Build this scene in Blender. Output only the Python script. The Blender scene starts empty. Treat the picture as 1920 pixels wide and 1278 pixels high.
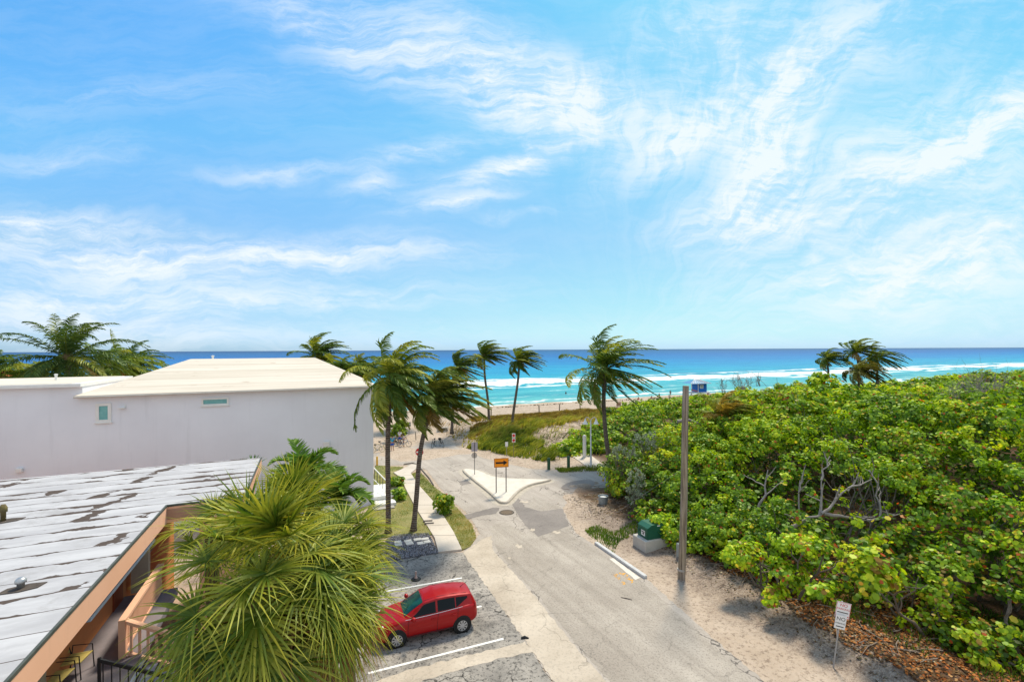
import bpy, math, random
import numpy as np
from mathutils import Vector, Matrix
random.seed(7); RNG = np.random.default_rng(11)
SC = bpy.context.scene; COL = SC.collection
R = math.radians
# ------------------------------------------------------------------ survey: camera and street grid
CAM_H, FPX, HORIZON, ROLL = 11.5, 870.0, 655.5, 0.0047
TH = R(23.8); CU, SU = math.cos(TH), math.sin(TH)
def uv(U, V, z=0.0): return Vector((U*CU - V*SU, U*SU + V*CU, z))
def to_uv(p): return (p[0]*CU + p[1]*SU, -p[0]*SU + p[1]*CU)
def ray(px, py):
    a, b = px-960.0, py-HORIZON
    u = a - ROLL*b; v = b + ROLL*a
    return u/FPX, v/FPX
def G(px, py, z=0.0):
    s, t = ray(px, py); Y = (CAM_H-z)/t
    return Vector((s*Y, Y, z))
def onV(px, py, V):
    s, t = ray(px, py); Y = V/(-s*SU + CU)
    return Vector((s*Y, Y, CAM_H - t*Y))
def onU(px, py, U):
    s, t = ray(px, py); Y = U/(s*CU + SU)
    return Vector((s*Y, Y, CAM_H - t*Y))
def atY(px, py, Y):
    s, t = ray(px, py); return Vector((s*Y, Y, CAM_H - t*Y))
def project(P):
    P = np.asarray(P, float)
    u = P[..., 0]/P[..., 1]*FPX; v = (CAM_H-P[..., 2])/P[..., 1]*FPX
    return 960+u+ROLL*v, HORIZON+v-ROLL*u
def sstep(a, b, x):
    t = np.clip((np.asarray(x, float)-a)/(b-a), 0, 1); return t*t*(3-2*t)
# ------------------------------------------------------------------ objects
def tag(o, label=None, cat=None, group=None, kind=None):
    if label: o['label'] = label
    if cat: o['category'] = cat
    if group: o['group'] = group
    if kind: o['kind'] = kind
    return o
def empty(name, loc=(0, 0, 0), rz=0.0, label=None, cat=None, group=None):
    o = bpy.data.objects.new(name, None); COL.objects.link(o)
    o.empty_display_size = 0.3
    o.location = loc; o.rotation_euler = (0, 0, rz)
    return tag(o, label, cat, group)
def link(name, me, mat=None, parent=None):
    o = bpy.data.objects.new(name, me); COL.objects.link(o)
    if mat is not None:
        for m in (mat if isinstance(mat, (list, tuple)) else [mat]): me.materials.append(m)
    if parent is not None: o.parent = parent
    return o
def children(o): return [c for c in bpy.data.objects if c.parent == o]
def copy_tree(o, parent=None):
    c = o.copy(); COL.objects.link(c); c.parent = parent
    for ch in children(o): copy_tree(ch, c)
    return c
class MB:
    def __init__(s): s.v = []; s.f = []
    def add(s, vs, fs):
        n = len(s.v); s.v += [tuple(p) for p in vs]; s.f += [tuple(n+i for i in f) for f in fs]; return s
    def box(s, c, d, rz=0.0, m=None):
        hx, hy, hz = d[0]/2, d[1]/2, d[2]/2; ca, sa = math.cos(rz), math.sin(rz); vs = []
        for x, y, z in ((-1,-1,-1),(1,-1,-1),(1,1,-1),(-1,1,-1),(-1,-1,1),(1,-1,1),(1,1,1),(-1,1,1)):
            p = Vector((x*hx*ca-y*hy*sa, x*hx*sa+y*hy*ca, z*hz))
            if m: p = m @ p
            vs.append(p + Vector(c))
        return s.add(vs, [(0,3,2,1),(4,5,6,7),(0,1,5,4),(1,2,6,5),(2,3,7,6),(3,0,4,7)])
    def bbox(s, c, d, b=0.02):
        # box with chamfered vertical and top edges
        hx, hy, hz = d[0]/2, d[1]/2, d[2]/2; vs = []
        def ring(ix, z): return [(-hx+ix+b, -hy+ix, z), (hx-ix-b, -hy+ix, z), (hx-ix, -hy+ix+b, z), (hx-ix, hy-ix-b, z), (hx-ix-b, hy-ix, z), (-hx+ix+b, hy-ix, z), (-hx+ix, hy-ix-b, z), (-hx+ix, -hy+ix+b, z)]
        for ix, z in ((0, -hz), (0, hz-b), (b*.7, hz)): vs += [Vector(c)+Vector(p) for p in ring(ix, z)]
        fs = [tuple(range(7, -1, -1)), tuple(range(16, 24))]
        for k in range(2):
            for i in range(8): j = (i+1) % 8; fs.append((k*8+i, k*8+j, k*8+8+j, k*8+8+i))
        return s.add(vs, fs)
    def tube(s, pts, rad, n=8, caps=True):
        pts = [Vector(p) for p in pts]; m = len(pts)
        if not hasattr(rad, '__len__'): rad = [rad]*m
        vs = []; ref = None
        for i, p in enumerate(pts):
            t = (pts[min(i+1, m-1)]-pts[max(i-1, 0)]).normalized()
            if ref is None:
                ref = Vector((1, 0, 0)) if abs(t.x) < .8 else Vector((0, 1, 0))
            a = (ref - t*ref.dot(t)).normalized(); b = t.cross(a); ref = a
            for k in range(n):
                w = 2*math.pi*k/n; vs.append(p + (a*math.cos(w)+b*math.sin(w))*rad[i])
        fs = []
        for i in range(m-1):
            for k in range(n):
                j = (k+1) % n; fs.append((i*n+k, i*n+j, i*n+n+j, i*n+n+k))
        if caps: fs += [tuple(range(n-1, -1, -1)), tuple(range((m-1)*n, m*n))]
        return s.add(vs, fs)
    def lathe(s, prof, n=20, c=(0, 0, 0), ax='z', caps=True):
        vs = []; m = len(prof)
        if abs(prof[0][0]-prof[-1][0])+abs(prof[0][1]-prof[-1][1]) < 1e-6: caps = False
        for r, z in prof:
            for k in range(n):
                w = 2*math.pi*k/n; x, y = r*math.cos(w), r*math.sin(w)
                vs.append(Vector(c)+(Vector((x, y, z)) if ax == 'z' else Vector((x, z, y)) if ax == 'y' else Vector((z, x, y))))
        fs = []
        for i in range(m-1):
            for k in range(n):
                j = (k+1) % n; fs.append((i*n+k, i*n+j, i*n+n+j, i*n+n+k))
        if caps and prof[0][0] > 1e-4: fs.append(tuple(range(n-1, -1, -1)))
        if caps and prof[-1][0] > 1e-4: fs.append(tuple(range((m-1)*n, m*n)))
        return s.add(vs, fs)
    def prism(s, pts, z0, z1):
        n = len(pts); vs = [(p[0], p[1], z0) for p in pts]+[(p[0], p[1], z1) for p in pts]
        a = sum(pts[i][0]*pts[(i+1) % n][1]-pts[(i+1) % n][0]*pts[i][1] for i in range(n))
        fs = [tuple(range(n-1, -1, -1)), tuple(range(n, 2*n))]+[(i, (i+1) % n, n+(i+1) % n, n+i) for i in range(n)]
        if a < 0: fs = [tuple(reversed(f)) for f in fs]
        return s.add(vs, fs)
    def build(s, name, mat=None, parent=None, smooth=False, loc=None):
        me = bpy.data.meshes.new(name); me.from_pydata([tuple(p) for p in s.v], [], s.f); me.update()
        if smooth: me.polygons.foreach_set('use_smooth', [True]*len(me.polygons))
        o = link(name, me, mat, parent)
        if loc is not None: o.location = loc
        return o
def smooth_angle(o, deg=40):
    me = o.data
    me.polygons.foreach_set('use_smooth', [True]*len(me.polygons))
    try: me.set_sharp_from_angle(angle=R(deg))
    except Exception: pass
    return o
def np_mesh(name, V, nface, k, col=None, mat=None, parent=None, smooth=False, colname='tint'):
    """V: (nface*k,3) vertices, each face its own k vertices."""
    me = bpy.data.meshes.new(name); nv = len(V)
    me.vertices.add(nv); me.vertices.foreach_set('co', np.ascontiguousarray(V, np.float32).ravel())
    me.loops.add(nv); me.loops.foreach_set('vertex_index', np.arange(nv, dtype=np.int32))
    me.polygons.add(nface); me.polygons.foreach_set('loop_start', np.arange(0, nv, k, dtype=np.int32))
    try: me.polygons.foreach_set('loop_total', np.full(nface, k, np.int32))
    except Exception: pass
    me.update(calc_edges=True)
    if col is not None:
        at = me.attributes.new(colname, 'FLOAT_COLOR', 'FACE')
        c = np.ones((nface, 4), np.float32); c[:, :3] = col
        at.data.foreach_set('color', c.ravel())
    if smooth: me.polygons.foreach_set('use_smooth', [True]*nface)
    return link(name, me, mat, parent)
class Ribbons:
    """collects quads with a colour each (leaves, blades)."""
    def __init__(s): s.q = []; s.c = []
    def quads(s, Q, C):
        Q = np.asarray(Q, np.float32); C = np.asarray(C, np.float32)
        if C.ndim == 1: C = np.broadcast_to(C, (len(Q), 3))
        s.q.append(Q); s.c.append(C)
    def build(s, name, mat, parent=None, origin=None, smooth=False):
        Q = np.concatenate(s.q); C = np.concatenate(s.c)
        V = Q.reshape(-1, 3)
        if origin is not None: V = V - np.asarray(origin, np.float32)
        return np_mesh(name, V, len(Q), Q.shape[1], C, mat, parent, smooth)
def strip_quads(P, W):
    """P (n,m,3) centre lines, W (n,m,3) half-width vectors -> quads (n*(m-1),4,3)"""
    A = P-W; B = P+W
    q = np.stack([A[:, :-1], B[:, :-1], B[:, 1:], A[:, 1:]], axis=2)
    return q.reshape(-1, 4, 3)
# ------------------------------------------------------------------ materials
class NT:
    def __init__(s, name, world=False):
        s.m = bpy.data.materials.new(name); s.m.use_nodes = True; s.t = s.m.node_tree; s.t.nodes.clear()
        s.out = s.n('ShaderNodeOutputMaterial')
    def n(s, t, **kw):
        nd = s.t.nodes.new(t)
        for k, v in kw.items():
            if k.startswith('i_'):
                key = k[2:]; key = int(key) if key.isdigit() else key.replace('_', ' ')
                s.set(nd, key, v)
            else: setattr(nd, k, v)
        return nd
    def set(s, nd, key, v):
        inp = nd.inputs[key]
        if isinstance(v, bpy.types.NodeSocket): s.t.links.new(v, inp)
        else:
            if inp.type == 'RGBA' and hasattr(v, '__len__') and len(v) == 3: v = (*v, 1)
            inp.default_value = v
    def pos(s, obj=False): 
        return s.n('ShaderNodeTexCoord').outputs['Object'] if obj else s.n('ShaderNodeNewGeometry').outputs['Position']
    def noise(s, vec, scale, detail=4, rough=.55, dist=0.0):
        return s.n('ShaderNodeTexNoise', i_Vector=vec, i_Scale=scale, i_Detail=detail, i_Roughness=rough, i_Distortion=dist).outputs['Fac']
    def ramp(s, fac, stops, mode='LINEAR'):
        r = s.n('ShaderNodeValToRGB', i_Fac=fac); e = r.color_ramp.elements; r.color_ramp.interpolation = mode
        while len(e) < len(stops): e.new(.5)
        for i, (p, c) in enumerate(stops):
            e[i].position = p; e[i].color = (*c, 1) if hasattr(c, '__len__') else (c, c, c, 1)
        return r.outputs['Color']
    def mix(s, f, a, b, mode='MIX'):
        m = s.n('ShaderNodeMix', data_type='RGBA', blend_type=mode)
        s.set(m, 0, f)
        for k, v in ((6, a), (7, b)): s.set(m, k, v)
        return m.outputs[2]
    def math(s, op, a, b=0.0, clamp=False):
        m = s.n('ShaderNodeMath', operation=op, use_clamp=clamp); s.set(m, 0, a); s.set(m, 1, b); return m.outputs[0]
    def mrange(s, x, a, b, c=0.0, d=1.0):
        m = s.n('ShaderNodeMapRange', interpolation_type='SMOOTHSTEP')
        for k, v in zip(range(5), (x, a, b, c, d)): s.set(m, k, v)
        return m.outputs[0]
    def scalev(s, vec, sc, rot=(0, 0, 0)):
        return s.n('ShaderNodeMapping', i_Vector=vec, i_Scale=sc, i_Rotation=rot).outputs[0]
    def bump(s, h, strength=.3, dist=.05):
        return s.n('ShaderNodeBump', i_Height=h, i_Strength=strength, i_Distance=dist).outputs[0]
    def pbr(s, color, rough=.7, metal=0.0, spec=.3, normal=None, **kw):
        p = s.n('ShaderNodeBsdfPrincipled')
        s.set(p, 'Base Color', color); s.set(p, 'Roughness', rough); s.set(p, 'Metallic', metal); s.set(p, 'Specular IOR Level', spec)
        if normal is not None: s.set(p, 'Normal', normal)
        for k, v in kw.items(): s.set(p, k.replace('_', ' '), v)
        s.t.links.new(p.outputs[0], s.out.inputs[0]); return s.m
MATS = {}
def pm(name, c1, c2=None, scale=6.0, rough=.7, metal=0.0, spec=.3, bump=0.0, bscale=None, obj=False, coat=0.0):
    if name in MATS: return MATS[name]
    t = NT(name); v = t.pos(obj)
    c2 = c2 or tuple(x*.82 for x in c1)
    f = t.ramp(t.noise(v, scale, 6, .65), [(.3, 0.0), (.7, 1.0)])
    col = t.mix(f, c1, c2); nrm = None
    if bump: nrm = t.bump(t.noise(v, bscale or scale*6, 5, .6), bump, .03)
    MATS[name] = t.pbr(col, rough, metal, spec, nrm, Coat_Weight=coat); return MATS[name]
def leaf_mat(name, trans=.45, rough=.5, gloss=.06, gain=1.0):
    t = NT(name)
    a = t.n('ShaderNodeAttribute', attribute_name='tint').outputs['Color']
    v = t.pos(); f = t.noise(v, 9.0, 2)
    c = t.mix(t.math('MULTIPLY', f, .5), a, t.mix(1.0, a, (1.25, 1.2, .9), 'MULTIPLY'))
    if gain != 1.0: c = t.mix(1.0, c, (gain,)*3, 'MULTIPLY')
    d = t.n('ShaderNodeBsdfDiffuse', i_Color=c); tr = t.n('ShaderNodeBsdfTranslucent', i_Color=t.mix(1.0, c, (1.35, 1.3, .55), 'MULTIPLY'))
    m = t.n('ShaderNodeMixShader', i_0=trans, i_1=d.outputs[0], i_2=tr.outputs[0])
    g = t.n('ShaderNodeBsdfGlossy', i_Color=(.75, .9, .6), i_Roughness=rough)
    m2 = t.n('ShaderNodeMixShader', i_0=gloss, i_1=m.outputs[0], i_2=g.outputs[0])
    t.t.links.new(m2.outputs[0], t.out.inputs[0]); return t.m
# ------------------------------------------------------------------ camera
cd = bpy.data.cameras.new('camera'); cam = bpy.data.objects.new('camera', cd); COL.objects.link(cam)
cd.sensor_width = 36; cd.sensor_fit = 'HORIZONTAL'; cd.lens = 36*FPX/1920
cd.shift_y = (HORIZON-639)/1920; cd.clip_end = 90000; cd.clip_start = .1
cam.matrix_world = Matrix.Translation((0, 0, CAM_H)) @ Matrix.Rotation(R(90), 4, 'X') @ Matrix.Rotation(-ROLL, 4, 'Z')
SC.camera = cam
SC.view_settings.view_transform = 'Standard'; SC.view_settings.look = 'None'
SC.view_settings.exposure = 0.8; SC.view_settings.gamma = 1
SC.cycles.max_bounces = 6; SC.cycles.transparent_max_bounces = 8
# ------------------------------------------------------------------ sun and sky
SUN_AZ, SUN_EL = R(66), R(58)          # azimuth counter-clockwise from +X
sd = Vector((math.cos(SUN_AZ)*math.cos(SUN_EL), math.sin(SUN_AZ)*math.cos(SUN_EL), math.sin(SUN_EL)))
sl = bpy.data.lights.new('sun', 'SUN'); sl.energy = 2.75; sl.angle = R(10.0); sl.color = (1.0, .89, .70)
so = bpy.data.objects.new('sun', sl); COL.objects.link(so); so.rotation_euler = (-sd).to_track_quat('-Z', 'Y').to_euler()
W = bpy.data.worlds.new('World'); SC.world = W; W.use_nodes = True
wt = NT.__new__(NT); wt.t = W.node_tree; wt.t.nodes.clear()
wout = wt.n('ShaderNodeOutputWorld')
sky = wt.n('ShaderNodeTexSky', sky_type='NISHITA', sun_disc=False)
sky.sun_elevation = SUN_EL; sky.sun_rotation = R(90)-SUN_AZ
sky.air_density = 1.0; sky.dust_density = .4; sky.ozone_density = 2.2
dirv = wt.n('ShaderNodeTexCoord').outputs['Generated']
sep = wt.n('ShaderNodeSeparateXYZ', i_Vector=dirv)
yy = wt.math('MAXIMUM', sep.outputs[1], .08)
ga = wt.math('DIVIDE', sep.outputs[0], yy); gb = wt.math('DIVIDE', sep.outputs[2], yy)
gab = wt.n('ShaderNodeCombineXYZ', i_X=ga, i_Y=gb).outputs[0]
w1 = wt.n('ShaderNodeTexNoise', i_Vector=gab, i_Scale=3.2, i_Detail=3, i_Roughness=.6).outputs['Color']
w2 = wt.n('ShaderNodeTexNoise', i_Vector=gab, i_Scale=13.0, i_Detail=4, i_Roughness=.7).outputs['Color']
def vmath(op, a, b):
    n = wt.n('ShaderNodeVectorMath', operation=op); wt.set(n, 0, a); wt.set(n, 1, b); return n.outputs[0]
wrp = vmath('ADD', gab, vmath('MULTIPLY', vmath('SUBTRACT', w1, (.5, .5, .5)), (.20, .13, 0)))
wrp = vmath('ADD', wrp, vmath('MULTIPLY', vmath('SUBTRACT', w2, (.5, .5, .5)), (.035, .025, 0)))
# cirrus banks: (x, y, angle, half length, half width, density) on the plane tangent to the sky straight ahead
def cl(px, py, ang, ln, wd, am): return ((px-960)/FPX, (655-py)/FPX, R(ang), ln/FPX, wd/FPX, am)
BANKS = [cl(640, 60, -24, 400, 110, .55), cl(900, 120, -24, 420, 150, .72), cl(1070, 190, -10, 260, 130, .95),
         cl(1330, 60, 10, 260, 130, .62), cl(1480, 140, 28, 460, 140, .75), cl(1435, 310, 54, 260, 110, 1.15),
         cl(1260, 280, 30, 240, 90, .62), cl(1700, 330, 22, 480, 150, .8), cl(1860, 240, 14, 320, 120, .62), cl(1830, 470, 16, 460, 140, .78),
         cl(1600, 520, 4, 420, 80, .48), cl(1390, 420, 5, 260, 70, .5),
         cl(520, 330, 2, 230, 26, .5), cl(790, 285, 10, 200, 34, .62), cl(990, 300, 19, 190, 40, 1.05), cl(690, 350, 10, 95, 38, .6),
         cl(900, 345, 14, 260, 60, .45), cl(850, 388, 8, 170, 18, .65), cl(960, 408, 2, 120, 12, .45),
         cl(60, 405, -4, 330, 40, .85), cl(230, 470, -4, 560, 72, 1.0), cl(640, 470, -1, 440, 50, .8), cl(120, 560, 0, 620, 95, .85),
         cl(620, 555, 2, 520, 46, .6), cl(240, 640, 0, 1100, 70, .6), cl(300, 170, 6, 520, 60, .18), cl(120, 290, 2, 300, 50, .3)]
acc = None
for (x, y, an, ln, wd, am) in BANKS:
    mp = wt.n('ShaderNodeMapping', vector_type='TEXTURE', i_Vector=wrp, i_Location=(x, y, 0), i_Rotation=(0, 0, an), i_Scale=(ln, wd, 1))
    g = wt.n('ShaderNodeTexGradient', gradient_type='QUADRATIC_SPHERE', i_Vector=mp.outputs[0]).outputs['Fac']
    g = wt.math('MULTIPLY', wt.math('POWER', g, .75), am)
    acc = g if acc is None else wt.math('ADD', acc, g)
def streak(rot, sx, sy, sc, det=7, ro=.62):
    m = wt.n('ShaderNodeMapping', i_Vector=wrp, i_Rotation=(0, 0, R(rot)), i_Scale=(sx, sy, 1))
    return wt.n('ShaderNodeTexNoise', i_Vector=m.outputs[0], i_Scale=sc, i_Detail=det, i_Roughness=ro, i_Distortion=.12).outputs['Fac']
n1 = streak(-10, 1.1, 7.5, 2.4, 10, .66); 
fsep = wt.n('ShaderNodeSeparateXYZ', i_Vector=wrp); FX, FY = (1150-960)/FPX, (655-680)/FPX
fdx = wt.math('SUBTRACT', fsep.outputs[0], FX); fdy = wt.math('SUBTRACT', fsep.outputs[1], FY)
fth = wt.math('ARCTAN2', fdy, fdx); frr = wt.math('SQRT', wt.math('ADD', wt.math('MULTIPLY', fdx, fdx), wt.math('MULTIPLY', fdy, fdy)))
fan = wt.n('ShaderNodeCombineXYZ', i_X=wt.math('MULTIPLY', fth, 5.0), i_Y=wt.math('MULTIPLY', frr, 2.0)).outputs[0]
n2 = wt.n('ShaderNodeTexNoise', i_Vector=fan, i_Scale=1.7, i_Detail=10, i_Roughness=.66, i_Distortion=.25).outputs['Fac']; n3 = streak(14, 1.6, 7, 8.0, 8, .72)
side = wt.mrange(ga, -.15, .35)
ns = wt.math('ADD', wt.math('MULTIPLY', n1, wt.math('SUBTRACT', 1.0, wt.math('MULTIPLY', side, .8))), wt.math('MULTIPLY', n2, wt.math('MULTIPLY', side, .8)))
ns = wt.math('ADD', wt.math('MULTIPLY', ns, .68), wt.math('MULTIPLY', n3, .32))
tex = wt.mrange(ns, .39, .61)
mask = wt.math('MULTIPLY', acc, wt.math('ADD', wt.math('MULTIPLY', tex, 1.0), .30))
mask = wt.math('ADD', mask, wt.math('MULTIPLY', wt.math('ADD', tex, .25), wt.math('ADD', .08, wt.math('MULTIPLY', wt.mrange(ga, .15, .6), .20))))
mask = wt.math('MULTIPLY', mask, wt.mrange(gb, .0, .05, .55, 1.0), True)
mask = wt.math('MULTIPLY', mask, .90)
tint = wt.ramp(wt.math('MULTIPLY', gb, 1.25), [(0.0, (.235, .395, .68)), (.08, (.27, .385, .60)), (.3, (.34, .48, .53)), (.6, (.32, .635, .72)), (.95, (.27, .65, .78))])
skc = wt.mix(1.0, wt.mix(1.0, sky.outputs[0], tint, 'MULTIPLY'), (2, 2, 2), 'MULTIPLY')
CLOUD = (6.75, 7.2, 7.6)
skc = wt.mix(1.0, skc, (6.6, 6.8, 7.0), 'DARKEN')
behind = wt.math('MULTIPLY', wt.mrange(sep.outputs[1], .12, -.35), wt.math('ADD', .55, wt.math('MULTIPLY', n1, .5)), True)  # unseen cloud cover behind the camera, added to whiten the fill light
mask = wt.math('MAXIMUM', mask, behind)
cloudc = wt.mix(mask, skc, CLOUD)
bg = wt.n('ShaderNodeBackground', i_Color=cloudc, i_Strength=.08)
wt.t.links.new(bg.outputs[0], wout.inputs[0])
# ------------------------------------------------------------------ terrain
def noise2(x, y, s, seed=0):
    x = np.asarray(x, float)/s; y = np.asarray(y, float)/s
    def h(i, j): return np.modf(np.abs(np.sin(i*127.1+j*311.7+seed*74.7)*43758.5453))[0]
    i, j = np.floor(x), np.floor(y); fx, fy = x-i, y-j
    fx = fx*fx*(3-2*fx); fy = fy*fy*(3-2*fy)
    return (h(i, j)*(1-fx)+h(i+1, j)*fx)*(1-fy)+(h(i, j+1)*(1-fx)+h(i+1, j+1)*fx)*fy
def fbm(x, y, s, seed=0): return (noise2(x, y, s, seed)*.55+noise2(x, y, s/2.1, seed+3)*.3+noise2(x, y, s/4.3, seed+5)*.15)-.5
def gz(U, V):
    U = np.asarray(U, float); V = np.asarray(V, float)
    d1 = 1.0*sstep(45, 57, V)*(1-sstep(62, 74, V))*sstep(16.5, 24, U)
    d2 = 3.0*sstep(30, 62, U)*(1-sstep(46, 70, V))
    bank = .28*sstep(17.6, 19.6, U)*(1-sstep(29, 33, V)) + .3*sstep(20, 25, U)*sstep(44.5, 48, V)*(1-sstep(70, 78, V))
    beach = -1.55*np.clip((V-76)/26, 0, 6)
    rough = fbm(U, V, 5, 2)*.5*sstep(46, 54, V)*(1-.6*sstep(76, 90, V)) + fbm(U, V, 1.2, 8)*.16*np.maximum(sstep(18, 19.5, U)*(1-sstep(33, 36, V)), sstep(47, 50, V)*sstep(16, 19, U))
    side = np.where(U < 4.4, 0, 1)
    return np.maximum(d1*side, d2)+bank+beach+rough*np.where(U < 5, .3, 1)
def terrain():
    us = np.concatenate([np.arange(-260, -12, 8), np.arange(-12, 70, .6), np.arange(70, 480, 6)])
    vs = np.concatenate([np.arange(-40, 2, 3), np.arange(2, 82, .6), np.arange(82, 150, 2)])
    UU, VV = np.meshgrid(us, vs); ZZ = gz(UU, VV)-.012
    n, m = len(us), len(vs)
    V = np.stack([UU, VV, ZZ], -1).reshape(-1, 3)
    idx = np.arange(n*m).reshape(m, n)
    F = np.stack([idx[:-1, :-1], idx[:-1, 1:], idx[1:, 1:], idx[1:, :-1]], -1).reshape(-1, 4)
    me = bpy.data.meshes.new('ground'); me.from_pydata(V.tolist(), [], F.tolist()); me.update()
    me.polygons.foreach_set('use_smooth', [True]*len(me.polygons))
    t = NT('sand_ground'); p = t.pos(True); s = t.n('ShaderNodeSeparateXYZ', i_Vector=p); U, V = s.outputs[0], s.outputs[1]
    sand = t.ramp(t.noise(p, .55, 6, .6), [(.3, (.42, .325, .245)), (.7, (.54, .435, .345))])
    speck = t.mrange(t.noise(p, 5.0, 7, .8), .51, .60)
    # debris thickens away from the road towards the thicket
    wob = t.math('MULTIPLY', t.math('SUBTRACT', t.noise(p, .45, 5, .6), .5), 3.2)
    Uw = t.math('ADD', U, wob)
    front = t.mrange(V, 30.0, 25.0)
    deb = t.math('MULTIPLY', t.mrange(Uw, 15.9, 17.9), front)
    debc = t.ramp(t.noise(p, 16.0, 7, .8), [(.33, (.06, .045, .035)), (.5, (.25, .19, .15)), (.68, (.5, .43, .37))])
    col = t.mix(t.math('MULTIPLY', deb, .82), sand, debc)
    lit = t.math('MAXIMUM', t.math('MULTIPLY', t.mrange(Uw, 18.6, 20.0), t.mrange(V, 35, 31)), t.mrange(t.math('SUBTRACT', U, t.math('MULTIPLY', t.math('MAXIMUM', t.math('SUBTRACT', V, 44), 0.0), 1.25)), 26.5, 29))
    litc = t.ramp(t.noise(p, 11.0, 6, .75), [(.33, (.02, .012, .008)), (.52, (.09, .042, .018)), (.7, (.24, .12, .06))])  # leaf litter browns, darkened so the colour carries shade under the canopy
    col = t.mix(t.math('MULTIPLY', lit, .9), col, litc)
    dune = t.math('MULTIPLY', t.mrange(V, 46, 52), t.math('MULTIPLY', t.mrange(V, 75, 71), t.mrange(U, 17, 22)))
    col = t.mix(t.math('MULTIPLY', dune, t.mrange(t.noise(p, .35, 5, .65), .44, .6, 0, .55)), col, (.15, .12, .045))
    col = t.mix(t.math('MULTIPLY', speck, .6), col, (.13, .09, .065))
    bits = t.math('MULTIPLY', t.mrange(t.noise(t.scalev(p, (1, 1.6, 1)), 2.3, 8, .85), .51, .60), t.mrange(Uw, 15.2, 18.0))
    col = t.mix(t.math('MULTIPLY', bits, .7), col, (.10, .07, .055))
    wet = t.mrange(V, 95.5, 99.0)
    wet = t.math('MULTIPLY', wet, .55)
    col = t.mix(wet, col, (.42, .33, .23))
    h = t.math('ADD', t.noise(p, 3.0, 6, .7), t.math('MULTIPLY', t.noise(p, 22, 4, .7), .4))
    t.pbr(col, .92, 0, .12, t.bump(h, .55, .12))
    o = link('ground', me, t.m); o.rotation_euler = (0, 0, TH); tag(o, 'pale sand ground', None, None, 'structure'); return o
terrain()
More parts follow.
